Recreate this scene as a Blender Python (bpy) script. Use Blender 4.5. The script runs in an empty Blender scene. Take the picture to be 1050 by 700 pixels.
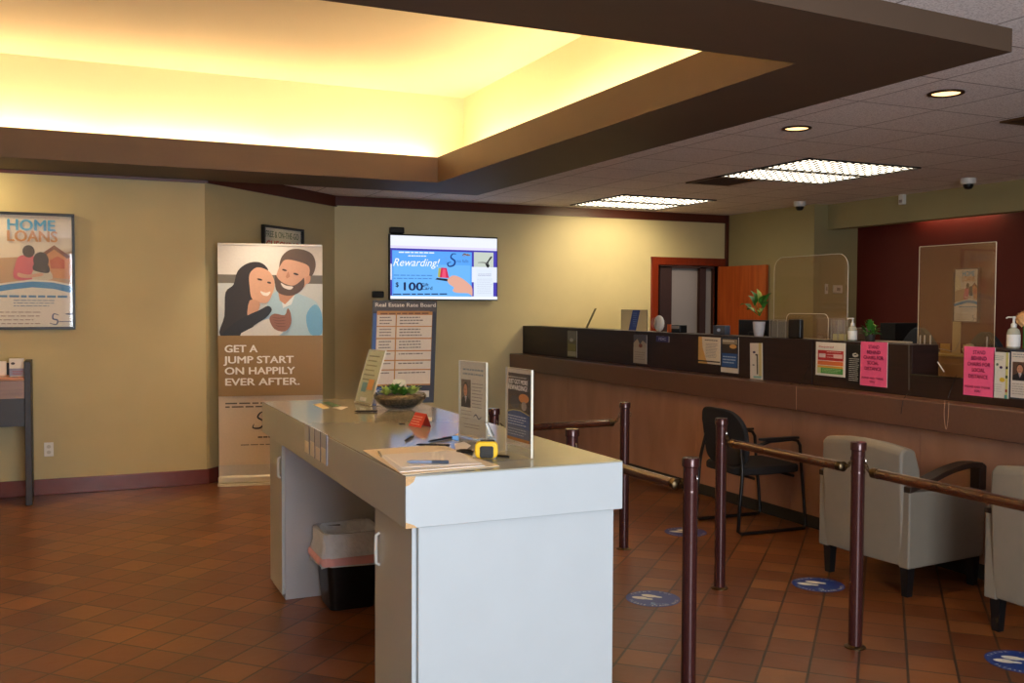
import bpy, math, random
from mathutils import Vector, Matrix
random.seed(7)
col = bpy.context.scene.collection
PI = math.pi
R = math.radians

# ------------------------------------------------------------------ camera model (used to survey the room)
CAMZ, F = 1.62, 1002.0
YAW, PIT, ROL = R(24.17), R(2.108), R(0.26)

def ray(px, py):
    x = px - 525; y = py - 350
    c, s = math.cos(ROL), math.sin(ROL)
    x, y = c*x + s*y, -s*x + c*y
    c, s = math.cos(PIT), math.sin(PIT)
    y, z = c*y + s*F, -s*y + c*F
    c, s = math.cos(YAW), math.sin(YAW)
    return (c*x + s*z, -s*x + c*z, -y)
def on_z(px, py, z=0.0):
    r = ray(px, py); t = (z-CAMZ)/r[2]; return Vector((r[0]*t, r[1]*t, z))
def on_y(px, py, Y):
    r = ray(px, py); t = Y/r[1]; return Vector((r[0]*t, Y, CAMZ+r[2]*t))
def on_x(px, py, X):
    r = ray(px, py); t = X/r[0]; return Vector((X, r[1]*t, CAMZ+r[2]*t))

# ------------------------------------------------------------------ materials
def lin(c):
    return tuple(((v/255)/12.92 if v/255 <= .04045 else ((v/255+.055)/1.055)**2.4) for v in c)
MATS = {}
def mat(name, rgb, rough=.5, metal=0, var=.0, scale=20, bump=0, spec=.5, coat=0, emit=None, estr=1, stretch=None, trans=0, alpha=1, bscale=None):
    if name in MATS: return MATS[name]
    m = bpy.data.materials.new(name); m.use_nodes = True
    nt = m.node_tree; b = nt.nodes['Principled BSDF']
    L = lin(rgb)
    b.inputs['Base Color'].default_value = (*L, 1)
    b.inputs['Roughness'].default_value = rough
    b.inputs['Metallic'].default_value = metal
    b.inputs['Specular IOR Level'].default_value = spec
    b.inputs['Coat Weight'].default_value = coat
    b.inputs['Coat Roughness'].default_value = .15
    b.inputs['Transmission Weight'].default_value = trans
    b.inputs['Alpha'].default_value = alpha
    if emit:
        b.inputs['Emission Color'].default_value = (*lin(emit), 1)
        b.inputs['Emission Strength'].default_value = estr
    if var or bump:
        tc = nt.nodes.new('ShaderNodeTexCoord'); mp = nt.nodes.new('ShaderNodeMapping')
        nt.links.new(tc.outputs['Object'], mp.inputs['Vector'])
        if stretch: mp.inputs['Scale'].default_value = stretch
        n = nt.nodes.new('ShaderNodeTexNoise'); n.inputs['Scale'].default_value = scale; n.inputs['Detail'].default_value = 4
        nt.links.new(mp.outputs[0], n.inputs['Vector'])
        if var:
            r = nt.nodes.new('ShaderNodeValToRGB')
            r.color_ramp.elements[0].position = .3; r.color_ramp.elements[1].position = .7
            r.color_ramp.elements[0].color = (*[max(0, v*(1-var)) for v in L], 1)
            r.color_ramp.elements[1].color = (*[min(1, v*(1+var)) for v in L], 1)
            nt.links.new(n.outputs['Fac'], r.inputs[0]); nt.links.new(r.outputs[0], b.inputs['Base Color'])
        if bump:
            n2 = n
            if bscale:
                n2 = nt.nodes.new('ShaderNodeTexNoise'); n2.inputs['Scale'].default_value = bscale
                nt.links.new(mp.outputs[0], n2.inputs['Vector'])
            bp = nt.nodes.new('ShaderNodeBump'); bp.inputs['Strength'].default_value = bump; bp.inputs['Distance'].default_value = .01
            nt.links.new(n2.outputs['Fac'], bp.inputs['Height']); nt.links.new(bp.outputs[0], b.inputs['Normal'])
    MATS[name] = m
    return m
def ink(rgb, e=0, rough=.45):
    n = 'ink_%d_%d_%d_%d' % (*rgb, int(e*100))
    if e: return mat(n, (4, 4, 4), .3, emit=rgb, estr=e)
    return mat(n, rgb, rough, var=.03, scale=60)

def glass_mat(name, tint=(255, 255, 255), amount=.06, diff=.06, dcol=(150, 120, 90)):
    m = bpy.data.materials.new(name); m.use_nodes = True; nt = m.node_tree
    nt.nodes.remove(nt.nodes['Principled BSDF']); out = nt.nodes['Material Output']
    t = nt.nodes.new('ShaderNodeBsdfTransparent'); t.inputs[0].default_value = (*lin(tint), 1)
    g = nt.nodes.new('ShaderNodeBsdfGlossy'); g.inputs['Roughness'].default_value = .02
    d = nt.nodes.new('ShaderNodeBsdfDiffuse'); d.inputs[0].default_value = (*lin(dcol), 1)
    fr0 = nt.nodes.new('ShaderNodeLayerWeight'); fr0.inputs[0].default_value = .5
    fr = nt.nodes.new('ShaderNodeMath'); fr.operation = 'POWER'; fr.inputs[1].default_value = 5
    nt.links.new(fr0.outputs['Facing'], fr.inputs[0])
    m1 = nt.nodes.new('ShaderNodeMixShader'); m2 = nt.nodes.new('ShaderNodeMixShader'); m2.inputs[0].default_value = diff
    ml = nt.nodes.new('ShaderNodeMath'); ml.operation = 'ADD'; ml.inputs[1].default_value = amount; ml.use_clamp = True
    nt.links.new(fr.outputs[0], ml.inputs[0]); nt.links.new(ml.outputs[0], m1.inputs[0])
    nt.links.new(t.outputs[0], m1.inputs[1]); nt.links.new(g.outputs[0], m1.inputs[2])
    nt.links.new(m1.outputs[0], m2.inputs[1]); nt.links.new(d.outputs[0], m2.inputs[2]); nt.links.new(m2.outputs[0], out.inputs[0])
    MATS[name] = m; return m

def translucent(rgb):
    n = 'translucent_%d' % rgb[0]
    if n in MATS: return MATS[n]
    m = bpy.data.materials.new(n); m.use_nodes = True; nt = m.node_tree; nt.nodes.remove(nt.nodes['Principled BSDF'])
    a = nt.nodes.new('ShaderNodeBsdfDiffuse'); b = nt.nodes.new('ShaderNodeBsdfTranslucent'); x = nt.nodes.new('ShaderNodeMixShader'); x.inputs[0].default_value = .75
    for k in (a, b): k.inputs[0].default_value = (*lin(rgb), 1)
    nt.links.new(a.outputs[0], x.inputs[1]); nt.links.new(b.outputs[0], x.inputs[2]); nt.links.new(x.outputs[0], nt.nodes['Material Output'].inputs[0])
    MATS[n] = m; return m

def floor_mat():
    m = bpy.data.materials.new('quarry_tile'); m.use_nodes = True; nt = m.node_tree; b = nt.nodes['Principled BSDF']
    tc = nt.nodes.new('ShaderNodeTexCoord'); mp = nt.nodes.new('ShaderNodeMapping')
    mp.inputs['Rotation'].default_value = (0, 0, R(45)); mp.inputs['Location'].default_value = (.08, -.13, 0)
    nt.links.new(tc.outputs['Object'], mp.inputs[0])
    br = nt.nodes.new('ShaderNodeTexBrick'); br.offset = 0; br.squash = 1
    for k, v in (('Scale', 1), ('Mortar Size', .0065), ('Mortar Smooth', .25), ('Bias', 0), ('Brick Width', .2065), ('Row Height', .2065)): br.inputs[k].default_value = v
    br.inputs['Color1'].default_value = (0, 0, 0, 1); br.inputs['Color2'].default_value = (1, 1, 1, 1); br.inputs['Mortar'].default_value = (.5, .5, .5, 1)
    nt.links.new(mp.outputs[0], br.inputs['Vector'])
    ra = nt.nodes.new('ShaderNodeValToRGB'); e = ra.color_ramp.elements
    e[0].color = (*lin((112, 64, 36)), 1); e[1].color = (*lin((148, 96, 52)), 1)
    x = ra.color_ramp.elements.new(.5); x.color = (*lin((128, 77, 42)), 1)
    nt.links.new(br.outputs['Color'], ra.inputs[0])
    no = nt.nodes.new('ShaderNodeTexNoise'); no.inputs['Scale'].default_value = 1.6; no.inputs['Detail'].default_value = 6
    nt.links.new(tc.outputs['Object'], no.inputs['Vector'])
    r2 = nt.nodes.new('ShaderNodeValToRGB'); r2.color_ramp.elements[0].position = .35; r2.color_ramp.elements[1].position = .7
    r2.color_ramp.elements[0].color = (.62, .56, .5, 1); r2.color_ramp.elements[1].color = (1.0, 1.0, 1.0, 1)
    nt.links.new(no.outputs['Fac'], r2.inputs[0])
    mu = nt.nodes.new('ShaderNodeMixRGB'); mu.blend_type = 'MULTIPLY'; mu.inputs[0].default_value = 1
    nt.links.new(ra.outputs[0], mu.inputs[1]); nt.links.new(r2.outputs[0], mu.inputs[2])
    mx = nt.nodes.new('ShaderNodeMixRGB'); mx.inputs[2].default_value = (*lin((62, 46, 32)), 1)
    nt.links.new(br.outputs['Fac'], mx.inputs[0]); nt.links.new(mu.outputs[0], mx.inputs[1])
    nt.links.new(mx.outputs[0], b.inputs['Base Color'])
    r3 = nt.nodes.new('ShaderNodeMapRange'); r3.inputs[3].default_value = .24; r3.inputs[4].default_value = .42
    nt.links.new(no.outputs['Fac'], r3.inputs[0]); nt.links.new(r3.outputs[0], b.inputs['Roughness'])
    n3 = nt.nodes.new('ShaderNodeTexNoise'); n3.inputs['Scale'].default_value = 14
    nt.links.new(tc.outputs['Object'], n3.inputs['Vector'])
    ad = nt.nodes.new('ShaderNodeMath'); ad.operation = 'MULTIPLY_ADD'; ad.inputs[1].default_value = -1.0
    nt.links.new(br.outputs['Fac'], ad.inputs[0]); nt.links.new(n3.outputs['Fac'], ad.inputs[2])
    bp = nt.nodes.new('ShaderNodeBump'); bp.inputs['Strength'].default_value = .35; bp.inputs['Distance'].default_value = .003
    nt.links.new(ad.outputs[0], bp.inputs['Height']); nt.links.new(bp.outputs[0], b.inputs['Normal'])
    return m

def tile_ceiling_mat():
    m = bpy.data.materials.new('acoustic_tile'); m.use_nodes = True; nt = m.node_tree; b = nt.nodes['Principled BSDF']
    tc = nt.nodes.new('ShaderNodeTexCoord'); mp = nt.nodes.new('ShaderNodeMapping')
    mp.inputs['Location'].default_value = (-5.42+.61*20, -6.25+.61*20, 0)
    nt.links.new(tc.outputs['Object'], mp.inputs[0])
    br = nt.nodes.new('ShaderNodeTexBrick'); br.offset = 0; br.squash = 1
    for k, v in (('Scale', 1), ('Mortar Size', .006), ('Mortar Smooth', .15), ('Brick Width', .61), ('Row Height', .61)): br.inputs[k].default_value = v
    br.inputs['Color1'].default_value = (*lin((240, 233, 231)), 1); br.inputs['Color2'].default_value = (*lin((246, 240, 237)), 1); br.inputs['Mortar'].default_value = (*lin((160, 150, 146)), 1)
    nt.links.new(mp.outputs[0], br.inputs['Vector'])
    n = nt.nodes.new('ShaderNodeTexNoise'); n.inputs['Scale'].default_value = 120; n.inputs['Detail'].default_value = 3
    nt.links.new(tc.outputs['Object'], n.inputs['Vector'])
    r2 = nt.nodes.new('ShaderNodeValToRGB'); r2.color_ramp.elements[0].position = .38; r2.color_ramp.elements[1].position = .55
    r2.color_ramp.elements[0].color = (.72, .7, .7, 1); r2.color_ramp.elements[1].color = (1, 1, 1, 1)
    nt.links.new(n.outputs['Fac'], r2.inputs[0])
    mu = nt.nodes.new('ShaderNodeMixRGB'); mu.blend_type = 'MULTIPLY'; mu.inputs[0].default_value = 1
    nt.links.new(br.outputs['Color'], mu.inputs[1]); nt.links.new(r2.outputs[0], mu.inputs[2])
    nt.links.new(mu.outputs[0], b.inputs['Base Color']); b.inputs['Roughness'].default_value = .95
    bp = nt.nodes.new('ShaderNodeBump'); bp.inputs['Strength'].default_value = .4; bp.inputs['Distance'].default_value = .004
    nt.links.new(n.outputs['Fac'], bp.inputs['Height']); nt.links.new(bp.outputs[0], b.inputs['Normal'])
    return m

def wood_mat(name, a, b_, rough=.35, stretch=(30, 30, 2), coat=.2):
    m = bpy.data.materials.new(name); m.use_nodes = True; nt = m.node_tree; b = nt.nodes['Principled BSDF']
    tc = nt.nodes.new('ShaderNodeTexCoord'); mp = nt.nodes.new('ShaderNodeMapping'); mp.inputs['Scale'].default_value = stretch
    nt.links.new(tc.outputs['Object'], mp.inputs[0])
    n = nt.nodes.new('ShaderNodeTexNoise'); n.inputs['Scale'].default_value = 1; n.inputs['Detail'].default_value = 6; n.inputs['Distortion'].default_value = .6
    nt.links.new(mp.outputs[0], n.inputs['Vector'])
    r = nt.nodes.new('ShaderNodeValToRGB'); r.color_ramp.elements[0].position = .3; r.color_ramp.elements[1].position = .72
    r.color_ramp.elements[0].color = (*lin(a), 1); r.color_ramp.elements[1].color = (*lin(b_), 1)
    nt.links.new(n.outputs['Fac'], r.inputs[0]); nt.links.new(r.outputs[0], b.inputs['Base Color'])
    b.inputs['Roughness'].default_value = rough; b.inputs['Coat Weight'].default_value = coat; b.inputs['Coat Roughness'].default_value = .2
    MATS[name] = m; return m

M_floor = floor_mat(); M_ceil = tile_ceiling_mat()
M_olive = mat('olive_wall_paint', (196, 180, 134), .62, var=.03, scale=3, bump=.05, bscale=160)
M_cream = mat('cream_wall_paint', (214, 198, 150), .62, var=.03, scale=3, bump=.05, bscale=160)
M_green = mat('sage_wall_paint', (158, 148, 106), .65, var=.03, scale=3)
M_red = mat('brick_red_wall_paint', (96, 16, 5), .6, var=.05, scale=3)
M_tray = mat('warm_white_tray_paint', (240, 221, 188), .75, var=.01, scale=2)
M_soffit = mat('taupe_soffit_paint', (85, 66, 50), .6, var=.04, scale=4)
M_crown = mat('mahogany_trim', (84, 34, 20), .35, var=.15, scale=30, stretch=(1, 1, 6))
M_base = mat('burgundy_base_tile', (112, 52, 44), .22, var=.08, scale=8)
M_grey = mat('grey_hall_paint', (160, 150, 142), .7, var=.03, scale=3)
M_door = wood_mat('cherry_door', (176, 74, 24), (204, 100, 36), .35, (22, 22, 1.5))
M_frame = wood_mat('cherry_frame', (118, 36, 14), (142, 50, 20), .35, (26, 26, 1.5))
M_lam = mat('grey_laminate', (192, 200, 203), .32, var=.015, scale=6)
M_top = mat('grey_laminate_top', (166, 164, 148), .12, var=.02, scale=40, spec=.6)
M_lamblue = mat('laminate_panel', (190, 190, 196), .4, var=.02, scale=8)
M_chip = mat('bare_particle_board', (206, 168, 120), .9, var=.2, scale=300)
M_white = mat('white_plastic', (226, 224, 216), .35, var=.01)
M_black = mat('black_plastic', (18, 18, 19), .38, var=.1, scale=50)
M_blackm = mat('black_steel', (24, 23, 23), .32, metal=.3, var=.1, scale=50)
M_chrome = mat('chrome', (200, 198, 194), .18, metal=1, var=.03)
M_brass = mat('antique_brass', (96, 80, 58), .36, metal=1, var=.1, scale=60)
M_post = mat('burgundy_enamel_post', (74, 38, 36), .24, metal=.35, var=.06, scale=40, coat=.4)
M_rail = wood_mat('dark_cherry_rail', (56, 24, 13), (84, 40, 20), .22, (14, 14, 14), .5)
M_vinyl = mat('light_grey_vinyl', (132, 124, 110), .5, var=.03, scale=14, bump=.08, bscale=260)
M_vinyl2 = mat('blue_grey_vinyl', (120, 124, 130), .5, var=.04, scale=14, bump=.08, bscale=260)
M_dwood = wood_mat('espresso_wood', (28, 17, 12), (46, 30, 22), .45, (18, 18, 3), .05)
M_fab = mat('black_fabric', (26, 25, 27), .85, var=.25, scale=220, bump=.3)
M_cpanel = wood_mat('counter_face_laminate', (160, 118, 96), (180, 138, 114), .42, (4, 4, 1.2), .1)
M_ledge = mat('brown_ledge_laminate', (104, 73, 59), .34, var=.06, scale=50)
M_hutch = wood_mat('wenge_laminate', (30, 13, 10), (44, 20, 15), .55, (3, 3, 40), 0)
M_toe = mat('dark_rubber_base', (46, 44, 38), .6, var=.1)
M_desk = wood_mat('maple_desk', (168, 124, 76), (196, 150, 96), .4, (3, 16, 16))
M_paper = mat('white_paper', (242, 238, 230), .6, var=.01)
M_bag = mat('grey_bin_bag', (222, 228, 240), .35, var=.06, scale=20, bump=.6, bscale=45)
M_bagp = mat('pink_bag_drawstring', (244, 184, 190), .4, var=.08, scale=20)
M_leaf = mat('leaf_green', (56, 116, 32), .62, var=.25, scale=30)
M_leafy = mat('leaf_pale', (164, 186, 92), .6, var=.25, scale=30)
M_soil = mat('dark_pebbles', (128, 116, 110), .5, var=.85, scale=70, bump=1)
M_clay = mat('textured_grey_pot', (190, 188, 192), .6, var=.04, bump=.3, bscale=120)
M_yel = mat('yellow_tape_case', (244, 196, 24), .35, var=.02)
M_pink = mat('pink_paper', (236, 74, 128), .6, var=.02)
M_cove = mat('cove_lamp', (255, 236, 180), .5, emit=(255, 226, 174), estr=70)
G_clear = glass_mat('clear_acrylic', amount=.05, diff=.05, dcol=(225, 225, 220))
G_guard = glass_mat('sneeze_guard_acrylic', tint=(246, 244, 238), amount=.05, diff=.10, dcol=(215, 170, 120))  # warm diffuse share paints in the lighter reflection seen in the panels
G_bowl = glass_mat('bowl_glass', tint=(225, 225, 218), amount=.08, diff=.02, dcol=(160, 160, 150))
M_edge = mat('acrylic_edge', (236, 232, 214), .2, emit=(200, 190, 165), estr=.0)

# ------------------------------------------------------------------ object helpers
def tag(o, label=None, cat=None, group=None, kind=None):
    if label: o['label'] = label
    if cat: o['category'] = cat
    if group: o['group'] = group
    if kind: o['kind'] = kind
    return o
def empty(name, loc, rz=0, rx=0, label=None, cat=None, group=None, kind=None):
    o = bpy.data.objects.new(name, None); col.objects.link(o)
    o.empty_display_size = .05
    o.location = loc; o.rotation_euler = (rx, 0, rz)
    return tag(o, label, cat, group, kind)
def origin_of(p):
    v = Vector((0, 0, 0))
    while p: v += p.location; p = p.parent
    return v
def copy_tree(o, parent=None):
    c = o.copy(); col.objects.link(c); c.parent = parent
    for ch in list(o.children): copy_tree(ch, c)
    return c

class MB:
    def __init__(s): s.v = []; s.f = []; s.mi = []; s.cur = 0
    def m(s, i): s.cur = i; return s
    def face(s, idx): s.f.append(idx); s.mi.append(s.cur)
    def box(s, x0, x1, y0, y1, z0, z1):
        b = len(s.v)
        s.v += [(x, y, z) for z in (z0, z1) for y in (y0, y1) for x in (x0, x1)]
        for q in ((0, 2, 3, 1), (4, 5, 7, 6), (0, 1, 5, 4), (2, 6, 7, 3), (0, 4, 6, 2), (1, 3, 7, 5)): s.face([b+i for i in q])
        return s
    def ring(s, c, u, w, r, n, ry=None):
        b = len(s.v); ry = ry or r
        for i in range(n):
            a = 2*PI*i/n; s.v.append(tuple(Vector(c)+u*(r*math.cos(a))+w*(ry*math.sin(a))))
        return b
    def tube(s, pts, r, n=10, rs=None, closed=False, caps=True):
        pts = [Vector(p) for p in pts]; rings = []; N = len(pts); up = None
        for i, p in enumerate(pts):
            if closed: d = pts[(i+1) % N]-pts[i-1]
            else: d = pts[min(i+1, N-1)]-pts[max(i-1, 0)]
            d.normalize()
            if up is None:
                up = Vector((0, 0, 1)) if abs(d.z) < .9 else Vector((1, 0, 0))
            u = up-d*up.dot(d)
            if u.length < 1e-4: u = d.orthogonal()
            u.normalize(); up = u; w = d.cross(u)
            rings.append(s.ring(p, u, w, rs[i] if rs else r, n))
        for i in range(N if closed else N-1):
            a, b = rings[i], rings[(i+1) % N]
            for k in range(n): s.face([a+k, a+(k+1) % n, b+(k+1) % n, b+k])
        if not closed and caps:
            s.face([rings[0]+k for k in range(n)][::-1]); s.face([rings[-1]+k for k in range(n)])
        return s
    def lathe(s, prof, c=(0, 0, 0), n=28, sx=1, sy=1, wob=0):
        rings = []
        for r, z in prof:
            b = len(s.v)
            for k in range(n):
                a = 2*PI*k/n; rr = r*(1+wob*math.sin(a*5+z*40))
                s.v.append((c[0]+rr*sx*math.cos(a), c[1]+rr*sy*math.sin(a), c[2]+z))
            rings.append(b)
        for a, b in zip(rings, rings[1:]):
            for k in range(n): s.face([a+k, a+(k+1) % n, b+(k+1) % n, b+k])
        if prof[0][0] > 1e-5: s.face([rings[0]+k for k in range(n)][::-1])
        if prof[-1][0] > 1e-5: s.face([rings[-1]+k for k in range(n)])
        return s
    def prism(s, poly, a0, a1, axis='z'):
        n = len(poly); b = len(s.v)
        def P(p, h): return {'z': (p[0], p[1], h), 'y': (p[0], h, p[1]), 'x': (h, p[0], p[1])}[axis]
        s.v += [P(p, a0) for p in poly]+[P(p, a1) for p in poly]
        s.face(list(range(b, b+n))[::-1]); s.face(list(range(b+n, b+2*n)))
        for i in range(n): s.face([b+i, b+(i+1) % n, b+n+(i+1) % n, b+n+i])
        return s
    def sphere(s, c, r, n=14, sx=1, sy=1, sz=1):
        return s.lathe([(r*math.sin(PI*i/8)+1e-6*(i in (0, 8)), -r*sz*math.cos(PI*i/8)) for i in range(9)], c, n, sx, sy)
    def leaf(s, base, tip, w, bend=.2, n=6):
        base, tip = Vector(base), Vector(tip); d = tip-base; L = d.length; d.normalize()
        side = d.cross(Vector((0, 0, 1)));
        if side.length < .01: side = Vector((1, 0, 0))
        side.normalize(); nr = side.cross(d)
        b = len(s.v)
        for i in range(n+1):
            t = i/n; c = base+d*(L*t)+nr*(bend*L*math.sin(PI*t)); ww = w*math.sin(PI*min(1, t*.92+.06))
            s.v += [tuple(c+side*ww+nr*ww*.3), tuple(c), tuple(c-side*ww+nr*ww*.3)]
        for i in range(n):
            k = b+3*i; s.face([k, k+1, k+4, k+3]); s.face([k+1, k+2, k+5, k+4])
        return s
    def build(s, name, mats, parent=None, local=False, smooth=False, bevel=0, segs=2, kind=None, label=None, sub=0):
        me = bpy.data.meshes.new(name)
        o_ = Vector((0, 0, 0)) if (local or not parent) else origin_of(parent)
        me.from_pydata([tuple(Vector(v)-o_) for v in s.v], [], s.f)
        if not isinstance(mats, (list, tuple)): mats = [mats]
        for m in mats: me.materials.append(m)
        for p, i in zip(me.polygons, s.mi): p.material_index = i; p.use_smooth = smooth
        me.validate(); me.update()
        import bmesh
        bm = bmesh.new(); bm.from_mesh(me); bmesh.ops.recalc_face_normals(bm, faces=bm.faces); bm.to_mesh(me); bm.free()
        o = bpy.data.objects.new(name, me); col.objects.link(o); o.parent = parent
        if bevel:
            md = o.modifiers.new('bevel', 'BEVEL'); md.width = bevel; md.segments = segs; md.limit_method = 'ANGLE'; md.angle_limit = R(40)
            md.harden_normals = True
            for p in me.polygons: p.use_smooth = True
        if sub:
            md = o.modifiers.new('sub', 'SUBSURF'); md.levels = sub; md.render_levels = sub
        if smooth and not bevel and not sub:
            try: me.set_sharp_from_angle(angle=R(40))
            except Exception: pass
        if kind: o['kind'] = kind
        if label: o['label'] = label
        return o
def struct(name, mb, m, **k):
    return mb.build(name, m, kind='structure', **k)

def rounded(x0, x1, y0, y1, r, n=6, corners=(1, 1, 1, 1)):
    pts = []
    for (cx, cy, a0), c in zip(((x1-r, y1-r, 0), (x0+r, y1-r, 90), (x0+r, y0+r, 180), (x1-r, y0+r, 270)), corners):
        if c:
            for i in range(n+1):
                a = R(a0+90*i/n); pts.append((cx+r*math.cos(a), cy+r*math.sin(a)))
        else:
            pts.append({0: (x1, y1), 90: (x0, y1), 180: (x0, y0), 270: (x1, y0)}[a0])
    return pts
def smoothpoly(pts, n=5, closed=True):
    out = []; N = len(pts)
    for i in range(N if closed else N-1):
        p0, p1, p2, p3 = [pts[(i+k) % N] if closed else pts[max(0, min(N-1, i+k))] for k in (-1, 0, 1, 2)]
        for j in range(n):
            t = j/n
            out.append(tuple(.5*((2*b)+(-a+c)*t+(2*a-5*b+4*c-d)*t*t+(-a+3*b-3*c+d)*t**3) for a, b, c, d in zip(p0, p1, p2, p3)))
    if not closed: out.append(pts[-1])
    return out

# printed artwork: flat shapes in their own frame; local x right, z up, facing -y
class Art:
    """points are given in the frame tl/tr/bl of a sheet and land on a w x h rectangle"""
    def __init__(s, w, h, tl=(0, 0), tr=(1, 0), bl=(0, 1), e=0):
        s.w, s.h, s.tl, s.tr, s.bl, s.e = w, h, tl, tr, bl, e
        s.v = []; s.f = []; s.mi = []; s.mats = []; s.layer = 0
        ax, ay = tr[0]-tl[0], tr[1]-tl[1]; bx, by = bl[0]-tl[0], bl[1]-tl[1]
        s.ax, s.ay, s.bx, s.by = ax, ay, bx, by; s.det = ax*by-ay*bx
    def P(s, p):
        x, y = p[0]-s.tl[0], p[1]-s.tl[1]
        u = (x*s.by-y*s.bx)/s.det; v = (s.ax*y-s.ay*x)/s.det
        u = max(0, min(1, u)); v = max(0, min(1, v))
        return (u*s.w, -.0005*s.layer-.0008, (1-v)*s.h)
    def mati(s, c):
        m = ink(c, s.e)
        if m not in s.mats: s.mats.append(m)
        return s.mats.index(m)
    def poly(s, pts, c, smooth=0):
        if smooth: pts = smoothpoly(pts, smooth)
        s.layer += 1; b = len(s.v); s.v += [s.P(p) for p in pts]
        s.f.append(list(range(b, b+len(pts)))); s.mi.append(s.mati(c)); return s
    def rect(s, x0, y0, x1, y1, c):
        return s.poly([(x0, y0), (x1, y0), (x1, y1), (x0, y1)], c)
    def par(s, u0, v0, u1, v1, c):   # rectangle in sheet fractions
        q = lambda u, v: (s.tl[0]+u*s.ax+v*s.bx, s.tl[1]+u*s.ay+v*s.by)
        return s.poly([q(u0, v0), q(u1, v0), q(u1, v1), q(u0, v1)], c)
    def ell(s, cx, cy, rx, ry, c, n=24, rot=0):
        return s.poly([(cx+rx*math.cos(2*PI*i/n)*math.cos(rot)-ry*math.sin(2*PI*i/n)*math.sin(rot), cy+rx*math.cos(2*PI*i/n)*math.sin(rot)+ry*math.sin(2*PI*i/n)*math.cos(rot)) for i in range(n)], c)
    def ribbon(s, pts, w, c, sm=6):
        pts = smoothpoly(pts, sm, closed=False); L = []; Rr = []; N = len(pts)
        s.layer += 1; b = len(s.v)
        for i, p in enumerate(pts):
            q0, q1 = pts[max(0, i-1)], pts[min(N-1, i+1)]; dx, dy = q1[0]-q0[0], q1[1]-q0[1]; l = math.hypot(dx, dy) or 1
            ww = w*(.35+.65*math.sin(PI*i/(N-1)))/2
            s.v.append(s.P((p[0]-dy/l*ww, p[1]+dx/l*ww))); s.v.append(s.P((p[0]+dy/l*ww, p[1]-dx/l*ww)))
        k = s.mati(c)
        for i in range(N-1): s.f.append([b+2*i, b+2*i+1, b+2*i+3, b+2*i+2]); s.mi.append(k)
        return s
    def lines(s, x0, y0, x1, n, dy, c, t=.35, slope=0, seed=1):   # rows of words too small to read
        rd = random.Random(seed)
        for i in range(n):
            x = x0; y = y0+i*dy; end = x1-(x1-x0)*rd.uniform(0, .18)
            while x < end:
                ln = (x1-x0)*rd.uniform(.05, .16); xe = min(end, x+ln)
                s.layer += 0; b = len(s.v); yy = y+slope*(x-x0); ye = y+slope*(xe-x0); h = dy*t
                s.layer = max(s.layer, 1)+0
                s.v += [s.P((x, yy)), s.P((xe, ye)), s.P((xe, ye+h)), s.P((x, yy+h))]
                s.f.append([b, b+1, b+2, b+3]); s.mi.append(s.mati(c)); x = xe+(x1-x0)*.025
        return s
    def up(s): s.layer += 1; return s
    def text(s, txt, x, y, size, c, align='LEFT', bold=0, shear=0, sx=1.0, slope=None, fit=None):
        """(x,y) = baseline point in sheet coordinates, size = cap height in sheet units"""
        if bold:
            off = bold*size*.9
            s.text(txt, x-off, y, size, c, align, 0, shear, sx, slope, fit); s.text(txt, x, y-off, size, c, align, 0, shear, sx, slope, fit); x += off
        s.layer += 1
        cu = bpy.data.curves.new('t', 'FONT'); cu.body = txt; cu.size = 1; cu.align_x = align; cu.offset = 0; cu.shear = shear; cu.resolution_u = 3
        ob = bpy.data.objects.new('t', cu); me = bpy.data.meshes.new_from_object(ob)
        if len(me.vertices):
            xs = [v.co.x for v in me.vertices]; W = max(xs)-min(xs)
        k = size/.69; kx = k*sx
        if fit and len(me.vertices): kx = fit/W
        if slope is None: slope = s.ay/s.ax
        b = len(s.v)
        for v in me.vertices:
            px = x+v.co.x*kx; py = y-v.co.y*k+slope*(v.co.x*kx)
            s.v.append(s.P((px, py)))
        mi = s.mati(c)
        for p in me.polygons: s.f.append([b+i for i in p.vertices]); s.mi.append(mi)
        bpy.data.objects.remove(ob); bpy.data.curves.remove(cu); bpy.data.meshes.remove(me)
        return s
    def build(s, name, parent, dx=0, dy=0, dz=0, label=None):
        me = bpy.data.meshes.new(name); me.from_pydata([(v[0]+dx, v[1]+dy, v[2]+dz) for v in s.v], [], s.f)
        for m in s.mats: me.materials.append(m)
        for p, i in zip(me.polygons, s.mi): p.material_index = i
        me.update(); o = bpy.data.objects.new(name, me); col.objects.link(o); o.parent = parent
        if label: o['label'] = label
        return o
def portrait(A, x0, y0, x1, y1, bg, suit, skin=(196, 140, 110), hair=(60, 42, 34), tie=(150, 30, 40)):
    w, h = x1-x0, y1-y0
    A.rect(x0, y0, x1, y1, bg)
    A.poly([(x0, y1), (x0+.04*w, y0+.72*h), (x0+.35*w, y0+.6*h), (x0+.65*w, y0+.6*h), (x0+.96*w, y0+.72*h), (x1, y1)], suit)
    A.poly([(x0+.4*w, y0+.6*h), (x0+.6*w, y0+.6*h), (x0+.5*w, y0+.85*h)], (220, 220, 220))
    A.poly([(x0+.47*w, y0+.63*h), (x0+.53*w, y0+.63*h), (x0+.5*w, y0+.85*h)], tie)
    A.ell(x0+.5*w, y0+.32*h, .22*w, .23*h, hair); A.ell(x0+.5*w, y0+.38*h, .19*w, .22*h, skin)
    A.ell(x0+.42*w, y0+.36*h, .03*w, .015*h, (40, 30, 30)); A.ell(x0+.58*w, y0+.36*h, .03*w, .015*h, (40, 30, 30)); A.rect(x0+.42*w, y0+.48*h, x0+.58*w, y0+.495*h, (120, 60, 60))

def slab(w, h, t, n=None):  # thin upright sheet in the local art frame
    return MB().box(0, w, 0, t, 0, h)

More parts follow.
